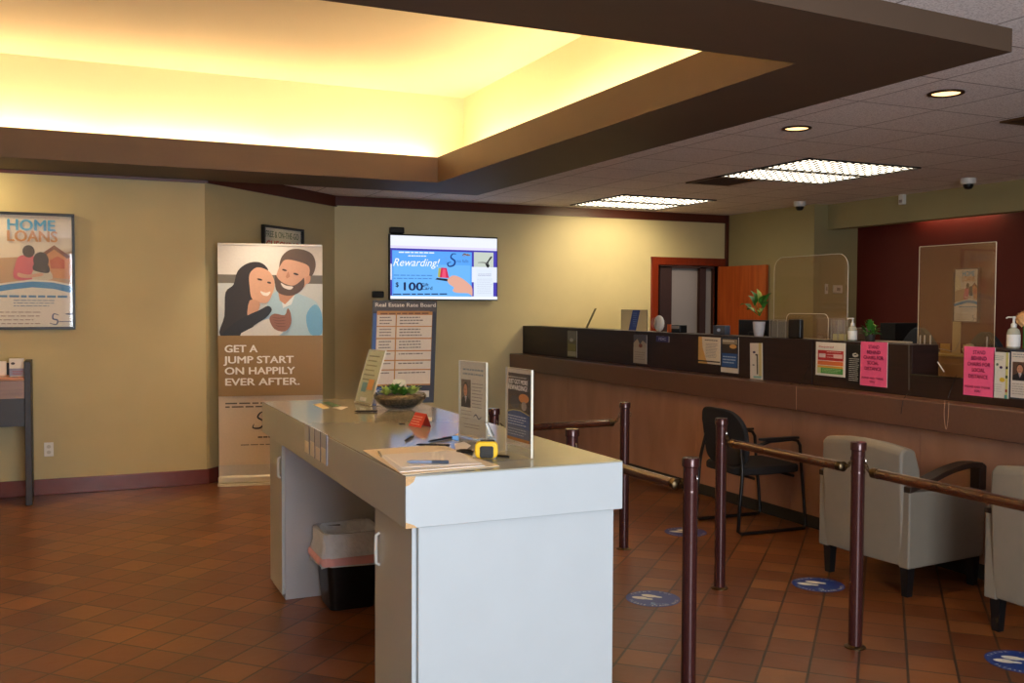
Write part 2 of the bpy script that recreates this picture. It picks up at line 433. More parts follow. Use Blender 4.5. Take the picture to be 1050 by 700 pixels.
# ------------------------------------------------------------------ the room
ZC = 2.82          # lay-in ceiling
ZS = 2.72          # bottom of the dropped soffit
YL = 9.12          # left rear wall
YR = 10.68         # rear wall with the television
XK = 2.64          # corner where angled wall meets rear wall
XG = 7.9           # staff side wall
FX0, FY0 = -4.2, -1.7
struct('floor', MB().box(FX0-.2, 10.2, FY0-.2, 13.6, -.1, 0), M_floor)

# lay-in tile ceiling round the tray
def frontY(x): return 3.0-.075*(3.7-x)
c_ = MB()
c_.prism([(3.7, frontY(3.7)), (3.7, YL+.02), (1.0, YL+.02), (XK-.05, YR+.05), (XG, YR+.05), (XG, 9.0), (8.1, 9.0), (8.1, FY0), (3.7, FY0)], ZC, ZC+.06)
c_.prism([(3.7, FY0), (3.7, frontY(3.7)), (FX0, frontY(FX0)), (FX0, FY0)], ZC, ZC+.06)
struct('ceiling', c_, M_ceil)
# soffit ring, drop fascias, cove
XI, YF, YB = 2.995, 3.55, 8.32
s_ = MB()
T = ZC+.02
def ringquad(a, b, c, d, z0, z1): s_.prism([a, b, c, d], z0, z1)
ringquad((3.7, frontY(3.7)), (3.7, YL), (XI, YB), (XI, YF), ZS, T)
ringquad((3.7, YL), (FX0, YL), (FX0, YB), (XI, YB), ZS, T)
ringquad((FX0, frontY(FX0)), (3.7, frontY(3.7)), (XI, YF), (FX0, YF), ZS, T)
struct('ceiling_soffit', s_, M_soffit)
s_ = MB()
s_.box(XI, XI+.025, YF, YB, T, 2.945); s_.box(FX0, XI+.025, YB, YB+.025, T, 2.945); s_.box(FX0, XI+.025, YF-.025, YF, T, 2.945)
struct('ceiling_cove_lip', s_, M_soffit)
s_ = MB()
XU, YU, YUF = 3.36, 8.62, 3.22
s_.box(XU, XU+.03, YUF, YU, T, 3.58); s_.box(FX0, XU+.03, YU, YU+.03, T, 3.58); s_.box(FX0, XU+.03, YUF-.03, YUF, T, 3.58)
s_.box(FX0, XU+.03, YUF-.03, YU+.03, 3.56, 3.62)
struct('ceiling_tray', s_, M_tray)
# lamps lying in the cove
def cove(p0, p1, nm, lab):
    p0, p1 = Vector(p0), Vector(p1); n = max(1, int((p1-p0).length/1.25)); d = (p1-p0)/n
    for i in range(n):
        a = p0+d*(i+.03); b = p0+d*(i+.97)
        t = empty('cove_lamp', (a+b)/2-Vector((0, 0, .03)), label=lab, cat='cove lamp', group='strip lamps hidden in the ceiling cove')
        MB().tube([a, b], .013, 8).build('tube', M_cove, t)
        MB().box(min(a.x, b.x)-.02, max(a.x, b.x)+.02, min(a.y, b.y)-.02, max(a.y, b.y)+.02, a.z-.045, a.z-.02).build('batten', M_white, t)
ZL = 2.912
cove((FX0+.1, YB+.15, ZL), (XI+.1, YB+.15, ZL), '', 'strip lamp hidden in the rear run of the ceiling cove')
cove((XI+.18, YF, ZL), (XI+.18, YB, ZL), '', 'strip lamp hidden in the right run of the ceiling cove')
cove((FX0+.1, YF-.17, ZL), (XI+.1, YF-.17, ZL), '', 'strip lamp hidden in the near run of the ceiling cove')

# walls
struct('wall_rear_left', MB().box(FX0, 1.08, YL, YL+.12, 0, 2.9), M_olive)
d45 = .085
struct('wall_angled', MB().prism([(1.08, YL), (XK, YR), (XK-d45, YR+d45), (1.08-d45, YL+d45)], 0, 2.9), M_olive)
DX0, DX1 = 6.83, 7.80
w = MB(); w.box(XK-.05, DX0, YR, YR+.12, 0, 2.9); w.box(DX0, DX1, YR, YR+.12, 2.15, 2.9); w.box(DX1, XG+.1, YR, YR+.12, 0, 2.9)
struct('wall_rear', w, M_cream)
struct('wall_right', MB().prism([(XG, 9.0), (XG, YR), (XG+.3, YR), (8.7, 9.1), (8.7, 9.0)], 0, 2.9), M_green)
w = MB(); w.box(8.1, 8.25, FY0, 9.0, 2.53, 2.95)
struct('wall_header', w, M_green)
struct('wall_alcove', MB().box(8.56, 8.7, FY0, 9.0, 0, 3.1), M_red)
struct('ceiling_alcove', MB().box(8.1, 8.7, FY0, 9.0, 2.96, 3.02), M_green)
struct('wall_left', MB().box(FX0-.12, FX0, FY0, YL, 0, 3.62), M_olive)
# street front behind the photographer: glazed
w = MB(); w.box(FX0, -.2, FY0-.12, FY0, 0, 3.0); w.box(2.6, 8.7, FY0-.12, FY0, 0, 3.0); w.box(-.2, 2.6, FY0-.12, FY0, 2.6, 3.0); w.box(-.2, 2.6, FY0-.12, FY0, 0, .15)
struct('wall_front', w, M_olive)
w = MB()
for x in (-.2, 1.17, 2.54): w.box(x, x+.06, FY0-.1, FY0-.03, .15, 2.6)
w.box(-.2, 2.6, FY0-.1, FY0-.03, .15, .21); w.box(-.2, 2.6, FY0-.1, FY0-.03, 2.54, 2.6)
fr = struct('window_1', w, M_blackm)
MB().box(-.15, 2.55, FY0-.07, FY0-.06, .2, 2.55).build('window_pane', G_clear, fr)

# trims
t = MB(); t.box(XK, XG, YR-.025, YR, 2.715, 2.82); t.box(XG-.03, XG, YR-.05, YR, 2.13, 2.82)
struct('trim_1', t, M_crown)
t = MB()
o = .02
t.prism([(1.08, YL), (XK, YR), (XK+o*1.4, YR-.001), (1.08+o*1.4, YL)], 2.70, 2.82)
struct('trim_2', t, M_crown)
struct('trim_3', MB().box(FX0, 1.08, YL-.012, YL, 2.695, 2.72), M_crown)
struct('baseboard_left', MB().box(FX0, 1.085, YL-.014, YL, 0, .135), M_base, bevel=.004)
struct('baseboard_angled', MB().prism([(1.08, YL), (XK, YR), (XK+o, YR), (1.08+o, YL)], 0, .135), M_base)
struct('baseboard_rear', MB().box(XK, DX0-.1, YR-.014, YR, 0, .135), M_base)

# doorway + open door in the rear wall, hallway behind it
t = MB(); t.box(DX0-.1, DX0, YR-.03, YR+.14, 0, 2.25); t.box(DX1, XG, YR-.03, YR+.14, 0, 2.25); t.box(DX0-.1, XG, YR-.031, YR+.141, 2.15, 2.25)
dr = struct('door_1', t, M_frame, bevel=.006)
slabm = MB(); a = Vector((7.74, 10.64, 0)); b_ = Vector((7.85, 9.80, 0)); n_ = Vector((b_-a).cross(Vector((0, 0, 1)))); n_.normalize(); n_ *= .04
slabm.prism([(a.x, a.y), (b_.x, b_.y), (b_.x-n_.x, b_.y-n_.y), (a.x-n_.x, a.y-n_.y)], .01, 2.14)
sl = slabm.build('door_slab', M_door, dr, label='open flush wooden door slab')
hx = a.lerp(b_, .92)
MB().tube([hx+Vector((-.0, 0, 1.0)), hx+Vector((-.06, -.01, 1.0)), hx+Vector((-.06, .1, 1.0))], .01, 8).build('door_handle', M_chrome, sl, smooth=True)
t = MB(); t.box(6.0, 10.2, 12.6, 12.7, 0, 2.9); t.box(6.0, 6.1, YR+.12, 12.6, 0, 2.9); t.box(10.1, 10.2, YR+.12, 12.6, 0, 2.9)
struct('wall_hallway', t, M_grey)
struct('ceiling_hallway', MB().box(6.0, 10.2, YR+.12, 12.7, 2.6, 2.7), M_grey)
# a second doorway seen through the first
g = on_y(683, 300, 12.58); h = on_y(724, 300, 12.58)
t = MB()
for px0, px1 in ((676, 688), (717, 723), (731, 737)):
    x0 = on_y(px0, 300, 12.55).x; x1 = on_y(px1, 300, 12.55).x; t.box(x0, x1, 12.53, 12.6, 0, 2.22)
t.box(on_y(676, 300, 12.55).x, on_y(737, 300, 12.55).x, 12.53, 12.6, 2.2, 2.3)
struct('trim_4', t, mat('dark_brown_door_trim', (60, 30, 20), .7, var=.1, scale=20))

# ------------------------------------------------------------------ ceiling fittings
M_panel = mat('lamp_panel', (255, 255, 255), .5, emit=(255, 240, 214), estr=5.2)
M_louv = mat('louvre_aluminium', (96, 92, 84), .5, var=.02)
M_trimring = mat('bronze_trim_ring', (70, 44, 24), .4, metal=.5)
M_can = mat('downlight_lamp', (255, 240, 200), .5, emit=(255, 206, 138), estr=2.4)
def troffer(x0, y0, lab):
    W, D = 1.22, .61
    r = empty('ceiling_troffer', (x0+W/2, y0+D/2, ZC), label=lab, cat='ceiling light', group='fluorescent ceiling troffers over the counter')
    f = MB()
    for q in ((x0, x0+W, y0, y0+.02), (x0, x0+W, y0+D-.02, y0+D), (x0, x0+.02, y0, y0+D), (x0+W-.02, x0+W, y0, y0+D)): f.box(*q, ZC-.012, ZC-.001)
    f.build('frame', M_crown if False else M_toe, r)
    l = MB(); nx, ny = 14, 7
    for i in range(1, nx): x = x0+W*i/nx; l.box(x-.011, x+.011, y0+.02, y0+D-.02, ZC-.006, ZC-.003)
    for i in range(1, ny): y = y0+D*i/ny; l.box(x0+.02, x0+W-.02, y-.011, y+.011, ZC-.006, ZC-.003)
    l.build('louvre', M_louv, r)
    MB().box(x0+.02, x0+W-.02, y0+.02, y0+D-.02, ZC-.0019, ZC-.0005).build('lamp_panel', M_panel, r)
troffer(5.42, 6.25, 'fluorescent louvred ceiling troffer over the counter, nearer half of the nearer pair')
troffer(5.42, 6.87, 'fluorescent louvred ceiling troffer beside the square air vent, farther half of the nearer pair')
troffer(5.40, 9.14, 'fluorescent louvred ceiling troffer near the rear wall, nearer half of the farther pair')
troffer(5.40, 9.76, 'fluorescent louvred ceiling troffer nearest the rear wall trim, farther half of the farther pair')
def downlight(x, y, lab, e=30, spot=1.9, grp='recessed downlights beside the soffit'):
    r = empty('recessed_downlight', (x, y, ZC), label=lab, cat='ceiling light', group=grp)
    MB().lathe([(.075, -.001), (.098, -.001), (.098, -.008), (.084, -.012), (.075, -.006), (.075, -.001)], (x, y, ZC), 28).build('trim_ring', M_trimring, r, smooth=True)
    MB().lathe([(.001, -.004), (.076, -.004), (.076, -.001), (.001, -.001)], (x, y, ZC), 28).build('lamp', M_can, r)
    ld = bpy.data.lights.new('downlight', 'SPOT'); ld.energy = e; ld.color = (1, .72, .40); ld.spot_size = spot; ld.spot_blend = .8; ld.shadow_soft_size = .06
    lo = bpy.data.objects.new('downlight', ld); col.objects.link(lo); lo.location = (x, y, ZC-.05)
p = on_z(970, 95, ZC); downlight(p.x, p.y, 'round recessed downlight at right, nearer the camera and the soffit corner', 24)
p = on_z(817, 131, ZC); downlight(p.x, p.y, 'round recessed downlight between the soffit edge and the louvred troffers', 24)
# square air vent
vx, vy = 5.42, 7.49
r = empty('air_vent', (vx, vy, ZC), label='square bronze ceiling air vent beside the nearer louvred lights', cat='vent')
f = MB()
for q in ((vx, vx+.5, vy, vy+.035), (vx, vx+.5, vy+.465, vy+.5), (vx, vx+.035, vy, vy+.5), (vx+.465, vx+.5, vy, vy+.5)): f.box(*q, ZC-.012, ZC-.001)
f.build('frame', mat('bronze_grille', (96, 72, 44), .4, metal=.4), r)
f = MB()
for i in range(12): f.box(vx+.035, vx+.465, vy+.045+i*.036, vy+.05+i*.036+.008, ZC-.012, ZC-.004)
f.box(vx+.03, vx+.47, vy+.03, vy+.47, ZC-.003, ZC-.001)
f.build('grille', mat('dark_grille', (60, 46, 34), .5), r)
p = on_z(1046, 120, ZC)
r = empty('air_vent', p, label='dark ceiling air vent at the right edge, nearest the recessed downlights', cat='vent')
f = MB(); f.box(p.x, p.x+.5, p.y-.15, p.y-.12, ZC-.012, ZC-.001).box(p.x, p.x+.5, p.y+.12, p.y+.15, ZC-.012, ZC-.001).box(p.x, p.x+.03, p.y-.12, p.y+.12, ZC-.012, ZC-.001)
f.build('frame', MATS['bronze_grille'], r)
MB().box(p.x+.03, p.x+.5, p.y-.12, p.y+.12, ZC-.006, ZC-.001).build('grille', MATS['dark_grille'], r)
# dome cameras
def dome(p, lab):
    r = empty('dome_camera', p, label=lab, cat='security camera', group='white dome cameras on the ceiling')
    MB().lathe([(.068, 0), (.068, -.04), (.06, -.052), (.03, -.055)], p, 24).build('housing', M_white, r, smooth=True)
    MB().lathe([(.046, -.05), (.044, -.075), (.03, -.095), (.001, -.102)], p, 20).build('dome', M_black, r, smooth=True)
q = on_z(993, 184, ZC-.001); dome(Vector((7.62, q.y*7.62/q.x, ZC)), 'white dome security camera above the red alcove, nearer one at right')
q = on_z(820, 207, ZC-.001); dome(Vector((7.6, q.y*7.6/q.x, ZC)), 'white dome security camera left of the wall return, farther one')
q = on_x(927, 205, 8.1)
r = empty('wall_sensor', (8.1, q.y, q.z), label='small white box sensor on the green header above the red alcove', cat='sensor')
MB().box(8.05, 8.1, q.y-.035, q.y+.035, q.z-.05, q.z+.06).build('housing', M_white, r, bevel=.01)
MB().box(8.045, 8.05, q.y-.02, q.y+.02, q.z-.03, q.z+.0).build('lens', M_grey, r)
p = on_x(853, 300, 8.1)
def wallbox(nm, p, w, h, d, lab, cat, m=M_white):
    r = empty(nm, p, label=lab, cat=cat)
    MB().box(p.x-w/2, p.x+w/2, p.y-d, p.y, p.z-h/2, p.z+h/2).build('housing', m, r, bevel=.006)
    MB().box(p.x-w*.2, p.x+w*.2, p.y-d-.003, p.y-d, p.z-h*.2, p.z+h*.2).build('display', M_grey, r)
wallbox('thermostat', on_y(858, 296.5, 9.0), .13, .095, .03, 'white thermostat on the wall behind the rounded sneeze guard, right of the switch', 'thermostat')
wallbox('wall_switch', on_y(847, 296, 9.0), .045, .12, .012, 'narrow pale wall switch behind the rounded sneeze guard, left of the thermostat', 'light switch')

# ------------------------------------------------------------------ left rear wall
def framed(name, loc, rz, w, h, art, lab, cat, fw=.022, m=M_black, group=None, glass=True):
    r = empty(name, loc, rz, label=lab, cat=cat, group=group)
    f = MB()
    for q in ((0, w, 0, fw), (0, w, h-fw, h)): f.box(q[0], q[1], -.04, 0, q[2], q[3])
    f.box(0, fw, -.04, 0, fw, h-fw).box(w-fw, w, -.04, 0, fw, h-fw)
    f.build('frame', m, r, local=True, bevel=.003)
    MB().box(fw, w-fw, -.008, -.003, fw, h-fw).build('backing', M_paper, r, local=True)
    art.build('print', r, dx=fw, dy=-.009, dz=fw)
    if glass: MB().box(fw, w-fw, -.023, -.021, fw, h-fw).build('glazing', G_clear, r, local=True)
    return r
def home_loans(w, h, muted=False):
    A = Art(w, h, (-85, 100), (322, 100), (-85, 628))
    A.rect(-92, 100, 350, 628, (236, 218, 196))
    A.poly([(-92, 100), (350, 100), (350, 250), (-92, 330)], (244, 232, 214))
    A.ell(-92, 280, 110, 120, (252, 236, 196))
    A.poly([(-92, 330), (60, 300), (200, 300), (350, 270), (350, 440), (-92, 440)], (206, 168, 128), 4)
    A.poly([(175, 300), (245, 240), (310, 285), (345, 300), (345, 400), (200, 390)], (232, 158, 92))
    A.poly([(165, 300), (245, 238), (318, 292), (300, 300), (245, 258), (180, 306)], (150, 84, 52))
    A.poly([(225, 310), (260, 290), (290, 310), (290, 350), (230, 350)], (214, 104, 60))
    A.poly([(75, 400), (80, 330), (100, 292), (150, 290), (180, 310), (170, 400)], (226, 104, 122), 4)
    A.poly([(150, 400), (165, 345), (215, 345), (235, 400)], (224, 214, 190), 4)
    A.ell(136, 270, 26, 29, (72, 46, 40)); A.ell(188, 312, 33, 40, (58, 36, 40)); A.poly([(160, 330), (215, 330), (220, 370), (158, 360)], (58, 36, 40), 4)
    A.poly([(90, 372), (130, 380), (190, 372), (192, 385), (130, 396), (92, 390)], (232, 180, 150), 4)
    A.poly([(-92, 440), (60, 416), (150, 402), (240, 408), (350, 425), (350, 628), (-92, 628)], (246, 240, 228))
    A.poly([(-92, 452), (60, 424), (150, 412), (240, 416), (350, 434), (350, 466), (240, 446), (150, 440), (60, 452), (-92, 478)], (52, 150, 214))
    A.text('HOME', 148, 172, 50, (74, 176, 226), 'CENTER', .05, fit=200)
    A.text('LOANS', 152, 224, 50, (214, 150, 76), 'CENTER', .05, fit=210)
    A.up().lines(0, 478, 310, 1, 22, (90, 150, 196), .45); A.lines(70, 500, 250, 3, 13, (120, 150, 180), .3); A.lines(-40, 556, 190, 4, 18, (150, 120, 110), .2)
    A.ribbon([(262, 572), (240, 566), (236, 588), (256, 596), (250, 616), (222, 610)], 7, (70, 90, 130)); A.up().lines(262, 600, 330, 1, 12, (90, 100, 130), .4); A.ell(310, 566, 20, 4, (80, 90, 120))
    return A
pw, ph = .765, .975
framed('framed_poster', (.016-pw, YL, 1.40), 0, pw, ph, home_loans(pw-.044, ph-.044), 'large framed HOME LOANS poster on the left wall above the writing desk', 'poster')
# framed checking poster behind the banner, on the angled wall
pa = Vector((1.655, 9.695, 1.46)); pw2, ph2 = .70, .935
A = Art(pw2-.044, ph2-.044, (292, 118), (482, 135), (292, 380))
A.rect(285, 110, 490, 390, (226, 222, 206)); A.up()
A.text("FREE & ON-THE-GO", 303, 146, 18, (92, 118, 92), bold=.03, fit=165); A.text('CHECKING', 303, 182, 26, (206, 60, 50), bold=.03, fit=165)
A.poly([(292, 230), (482, 240), (482, 380), (292, 370)], (120, 160, 150)); A.up().lines(310, 205, 470, 2, 9, (90, 90, 90), .3)
framed('framed_poster', pa+Vector((.012, -.012, 0))*1.2, R(45), pw2, ph2, A, 'framed CHECKING poster on the angled wall, mostly hidden behind the tall banner', 'poster')
# outlet
p = Vector((-.203, YL, .385))
r = empty('wall_outlet', p, label='white electrical outlet low on the left wall beside the writing desk', cat='outlet')
MB().box(p.x-.037, p.x+.037, p.y-.008, p.y, p.z-.06, p.z+.06).build('cover_plate', M_white, r, bevel=.004)
f = MB()
for dz in (-.024, .024):
    f.prism([(p.x+.017*math.cos(2*PI*k/16), p.z+dz+.015*math.sin(2*PI*k/16)) for k in range(16)], p.y-.0095, p.y-.008, 'y')
f.build('socket', mat('ivory_socket', (196, 192, 178), .4), r)

# writing desk at the left edge of the frame
D0 = Vector((-.5, 8.8, 0))
r = empty('writing_desk', (-.9, 8.85, 0), label='dark brown standing writing desk against the left wall, cut by the picture edge', cat='desk')
xr = -.315
f = MB(); f.prism([(8.66, 0), (8.72, 0), (9.06, 1.0), (9.06, 1.20), (8.72, 1.155), (8.70, 1.0)], xr-.045, xr, 'x')
f = MB(); f.box(xr-.05, xr, 8.68, 9.05, 0, 1.155)
f.build('side_panel', M_dwood, r, bevel=.004)
f = MB(); f.box(-1.75, -1.70, 8.68, 9.05, 0, 1.155); f.build('side_panel', M_dwood, r, bevel=.004)
MB().box(-1.70, xr-.05, 8.70, 9.04, 1.005, 1.03).build('desktop', wood_mat('honey_desktop', (196, 120, 60), (216, 140, 78), .3, (2, 20, 20)), r, bevel=.003)
MB().box(-1.70, xr-.05, 8.69, 8.71, .862, 1.003).build('front_panel', wood_mat('rose_front', (138, 108, 96), (156, 124, 108), .35, (2, 20, 20)), r)
MB().box(-1.70, xr-.05, 8.72, 8.74, .635, .861).build('modesty_panel', mat('dark_modesty_panel', (46, 38, 36), .4, var=.1, scale=8), r)
MB().box(-1.70, xr-.05, 9.02, 9.05, 1.03, 1.13).build('back_rail', M_black, r)
# brochure box on it and papers
r = empty('brochure_holder', (-.44, 8.76, 1.03), label='small white printed card box standing on the right end of the writing desk', cat='brochure holder')
MB().box(-.475, -.37, 8.80, 8.83, 1.031, 1.175).build('card_box', M_paper, r)
A = Art(.105, .144); A.rect(0, 0, 1, 1, (236, 230, 214)); A.ell(.25, .27, .14, .07, (70, 60, 50)); A.rect(0, .55, 1, .97, (150, 150, 170)); A.up().lines(.2, .7, .95, 3, .08, (170, 60, 70), .4)
A.build('card_print', r, dx=-.475+.44, dy=.039, dz=.001)
r = empty('paper_stack', (-.6, 8.95, 1.03), label='white papers on the writing desk, left of the small card box', cat='papers')
MB().box(-.72, -.505, 8.97, 9.01, 1.031, 1.145).build('sheets', M_paper, r)

# ------------------------------------------------------------------ retractable banner
BW, BH = .915, 2.165
br = empty('retractable_banner', (1.175, 9.02, 0), R(-11.5), label='tall retractable banner with a smiling couple and GET A JUMP START text', cat='banner')
MB().prism(rounded(-.01, BW+.01, -.09, .09, .03), .0, .018, 'z').build('base_foot', mat('banner_base', (222, 214, 196), .3, metal=.2), br, local=True)
MB().box(-.005, BW+.005, -.055, .055, .018, .085).build('base_cassette', MATS['banner_base'], br, local=True, bevel=.02)
MB().tube([(BW/2, .035, .08), (BW/2, .035, BH-.01)], .01, 10).build('pole', M_chrome, br, local=True, smooth=True)
MB().box(0, BW, -.008, .012, BH-.02, BH).build('top_rail', MATS['banner_base'], br, local=True, bevel=.004)
MB().box(0, BW, .001, .004, .085, BH-.02).build('fabric', M_paper, br, local=True)
# photo block : crop coordinates 68..558 x 198..660 (5 px per picture px, origin 210,210)
hh = BH-.085-.02
A = Art(BW, hh, (68, 198), (558, 198), (68, 1385))
A.rect(68, 198, 558, 1385, (214, 196, 172))
A.rect(68, 198, 558, 662, (232, 224, 214))
A.rect(68, 348, 558, 395, (118, 110, 96)); A.rect(68, 392, 558, 662, (208, 212, 210))
A.poly([(340, 430), (420, 440), (470, 455), (530, 490), (552, 560), (555, 662), (300, 662), (290, 520)], (176, 208, 224), 3)       # his shirt
A.poly([(480, 560), (520, 500), (552, 540), (556, 650), (500, 655)], (110, 176, 220), 4)
A.poly([(360, 450), (430, 440), (410, 500), (370, 520)], (236, 240, 242))
A.poly([(345, 420), (355, 480), (380, 500), (430, 445), (440, 400)], (196, 142, 112))
A.poly([(352, 330), (362, 260), (400, 218), (455, 212), (508, 236), (526, 290), (512, 345), (490, 352), (470, 300), (400, 282), (372, 300)], (96, 74, 58), 4)  # his hair
A.poly([(362, 292), (385, 268), (440, 276), (492, 300), (494, 350), (470, 410), (420, 446), (366, 440), (336, 400), (342, 340)], (214, 164, 136), 4)
A.poly([(334, 350), (352, 372), (378, 392), (420, 402), (456, 376), (470, 362), (468, 412), (425, 450), (375, 452), (338, 424)], (92, 68, 54), 4)     # beard
A.poly([(360, 388), (385, 402), (418, 408), (404, 424), (372, 412)], (240, 228, 218), 3)
A.ell(378, 322, 12, 5, (54, 36, 30), rot=.3); A.ell(432, 342, 13, 5, (54, 36, 30), rot=.3); A.poly([(396, 328), (404, 356), (388, 366), (384, 354)], (190, 134, 108))
A.poly([(480, 360), (500, 350), (498, 380), (482, 392)], (206, 152, 124), 3)
A.poly([(78, 662), (98, 560), (104, 440), (140, 400), (160, 330), (205, 290), (255, 282), (290, 302), (300, 340), (250, 430), (215, 560), (200, 662)], (44, 34, 30), 4)  # her hair
A.poly([(215, 345), (250, 310), (300, 325), (325, 360), (332, 400), (322, 440), (300, 488), (260, 492), (225, 470), (215, 410)], (220, 170, 140), 4)
A.poly([(215, 480), (262, 490), (250, 540), (205, 570)], (210, 158, 128), 3)
A.ell(262, 372, 13, 5, (50, 34, 30), rot=.25); A.ell(306, 388, 10, 5, (50, 34, 30), rot=.25); A.poly([(265, 432), (290, 440), (312, 434), (300, 456), (275, 452)], (244, 236, 228), 3)
A.poly([(88, 662), (140, 600), (200, 560), (260, 530), (300, 508), (318, 530), (290, 570), (235, 610), (190, 662)], (28, 26, 28), 3)
A.poly([(170, 662), (240, 612), (300, 575), (360, 610), (350, 662)], (224, 222, 216), 3)
A.poly([(306, 575), (330, 548), (378, 556), (392, 520), (406, 545), (408, 600), (380, 640), (330, 628)], (150, 100, 80), 3)    # hands
for k in range(4): A.ribbon([(318+6*k, 566+14*k), (350, 572+14*k), (384, 566+16*k)], 3, (110, 66, 52))
A.rect(68, 662, 558, 975, (150, 118, 66))
for i, t_ in enumerate(('GET A', 'JUMP START', 'ON HAPPILY', 'EVER AFTER.')):
    A.text(t_, 97, 748+i*57, 36, (250, 246, 236), bold=.055, fit=(150, 325, 325, 345)[i])
A.up().lines(100, 1008, 480, 2, 18, (90, 80, 70), .4)
A.ribbon([(300, 1075), (270, 1058), (250, 1085), (280, 1110), (262, 1140), (228, 1140), (232, 1120)], 9, (40, 40, 44)); A.text('no falls', 300, 1128, 30, (90, 96, 104), shear=.3)
A.up().lines(250, 1185, 400, 1, 16, (90, 80, 70), .5); A.lines(170, 1225, 440, 1, 12, (110, 100, 90), .4)
A.rect(68, 1330, 558, 1385, (196, 188, 178))
A.build('print', br, dy=-.0, dz=.085)

# ------------------------------------------------------------------ television and rate board
YTV = YR-.075
tw, th = 1.325, .745
tv = empty('television', (3.245, YTV, 1.675), label='large wall mounted television showing a blue Rewarding $100 gift card slide', cat='television')
MB().box(0, tw, 0, .04, 0, th).build('case', M_black, tv, local=True, bevel=.004)
MB().box(tw*.35, tw*.65, .04, .074, th*.3, th*.7).build('wall_mount', M_blackm, tv, local=True)
E_ = .95
A = Art(tw-.024, th-.03, (106, 118), (925, 140), (104, 604), e=E_)
A.par(0, 0, 1, 1, (236, 240, 252)); A.par(0, .2, 1, .95, (72, 62, 176)); A.par(0, .16, 1, .19, (222, 214, 250))
A.par(.015, .235, .755, .97, (92, 166, 246)); A.par(.03, .45, .74, .95, (110, 182, 250)); A.par(0, .45, .012, .7, (236, 240, 252))
A.par(.775, .235, .965, .97, (222, 232, 246)); A.par(.775, .23, .965, .5, (196, 206, 196)); A.par(.755, .47, 1.0, .72, (228, 234, 248)); A.par(.8, .5, .95, .97, (222, 232, 246))
A.poly([(835, 352), (850, 372), (864, 356), (855, 330), (885, 288), (872, 284), (846, 322), (830, 335)], (30, 34, 40), 3); A.ribbon([(770, 330), (820, 330), (860, 345)], 8, (110, 110, 110))
A.up().lines(772, 420, 880, 2, 12, (150, 150, 190), .3); A.lines(765, 460, 890, 9, 14, (196, 204, 224), .25)
A.text('Rewarding!', 118, 352, 58, (250, 252, 255), shear=.35, fit=350, slope=.02)
A.up().lines(165, 244, 440, 1, 18, (236, 244, 255), .5, .02); A.lines(235, 272, 375, 1, 16, (236, 244, 255), .5, .02)
A.ribbon([(600, 262), (572, 262), (560, 290), (590, 318), (580, 350), (545, 358), (534, 335), (560, 325)], 13, (24, 58, 130))
A.ribbon([(648, 276), (664, 262), (690, 272), (712, 268)], 11, (120, 86, 60)); A.ribbon([(655, 285), (690, 262), (705, 282)], 7, (150, 130, 130)); A.text('no falls', 604, 328, 24, (64, 110, 180), fit=90)
A.up().lines(125, 420, 425, 2, 24, (70, 130, 210), .3, .02)
A.text('$', 138, 512, 34, (22, 32, 74), bold=.03); A.text('100', 180, 540, 60, (22, 32, 74), bold=.05, fit=140); A.text('Gift', 330, 510, 24, (22, 32, 74), bold=.02, fit=55); A.text('Card', 330, 538, 26, (22, 32, 74), bold=.02, fit=82)
A.up().lines(120, 566, 540, 1, 18, (26, 44, 100), .5, .01)
A.poly([(455, 440), (462, 372), (480, 370), (476, 448)], (176, 178, 96)); A.poly([(470, 445), (482, 368), (524, 372), (542, 450)], (206, 44, 84)); A.poly([(486, 445), (494, 378), (516, 380), (520, 450)], (236, 84, 120))
A.poly([(436, 460), (450, 448), (520, 456), (575, 462), (585, 480), (520, 474)], (34, 36, 50))
A.poly([(530, 462), (575, 430), (640, 452), (700, 500), (722, 530), (722, 592), (690, 572), (600, 566), (570, 548), (580, 524), (545, 498)], (226, 170, 150), 4)
A.par(.0, .955, 1, 1, (240, 246, 255))
A.build('screen', tv, dx=.012, dy=-.001, dz=.014)
# two small black boxes
def blackbox(x0, x1, z0, z1, lab, y0):
    r = empty('small_speaker', ((x0+x1)/2, y0, z0), label=lab, cat='speaker')
    MB().box(x0, x1, y0-.06, y0, z0, z1).build('housing', M_black, r, bevel=.012)
    MB().box(x0+.02, x1-.02, y0-.064, y0-.06, z0+.015, z1-.015).build('grille', M_toe, r)
blackbox(3.262, 3.43, 2.425, 2.498, 'small black device standing on top of the television at its left corner', YR)
blackbox(3.06, 3.19, 1.702, 1.775, 'small black device on the wall at the lower left corner of the television', YR)
# rate board on a floor stand behind the kiosk
rb = empty('rate_board_stand', (2.36, 8.28, 0), R(-9), label='Real Estate Rate Board poster on a floor stand behind the white kiosk', cat='sign stand')
wb, hb, zb = .555, .875, .775
lean = R(4)
def lean_mb(mb):
    mb.v = [(x+(z-zb)*.045, y+(z-zb)*math.sin(lean), z) for x, y, z in mb.v]; return mb
lean_mb(MB().box(0, wb, 0, .018, zb, zb+hb)).build('board', M_black, rb, local=True)
A = Art(wb, hb, (165, 68), (517, 72), (140, 622))
A.tr = (517, 72)
A.par(0, 0, 1, 1, (22, 22, 46)); A.par(0, 0, 1, .1, (74, 66, 66)); A.par(.0, .12, .06, .62, (44, 92, 170)); A.par(.06, .095, .9, .13, (196, 140, 60)); A.par(.055, .1, .945, .845, (190, 132, 58))
rows = [(.135, .245), (.255, .365), (.378, .49), (.502, .585), (.598, .68), (.692, .83)]
A.up()
for i, (a0, a1) in enumerate(rows):
    A.par(.06, a0, .355, a1, (232, 222, 206)); A.par(.375, a0, .94, a1, (232, 222, 206))
def fr_(u, v): return (A.tl[0]+u*A.ax+v*A.bx, A.tl[1]+u*A.ay+v*A.by)
A.up()
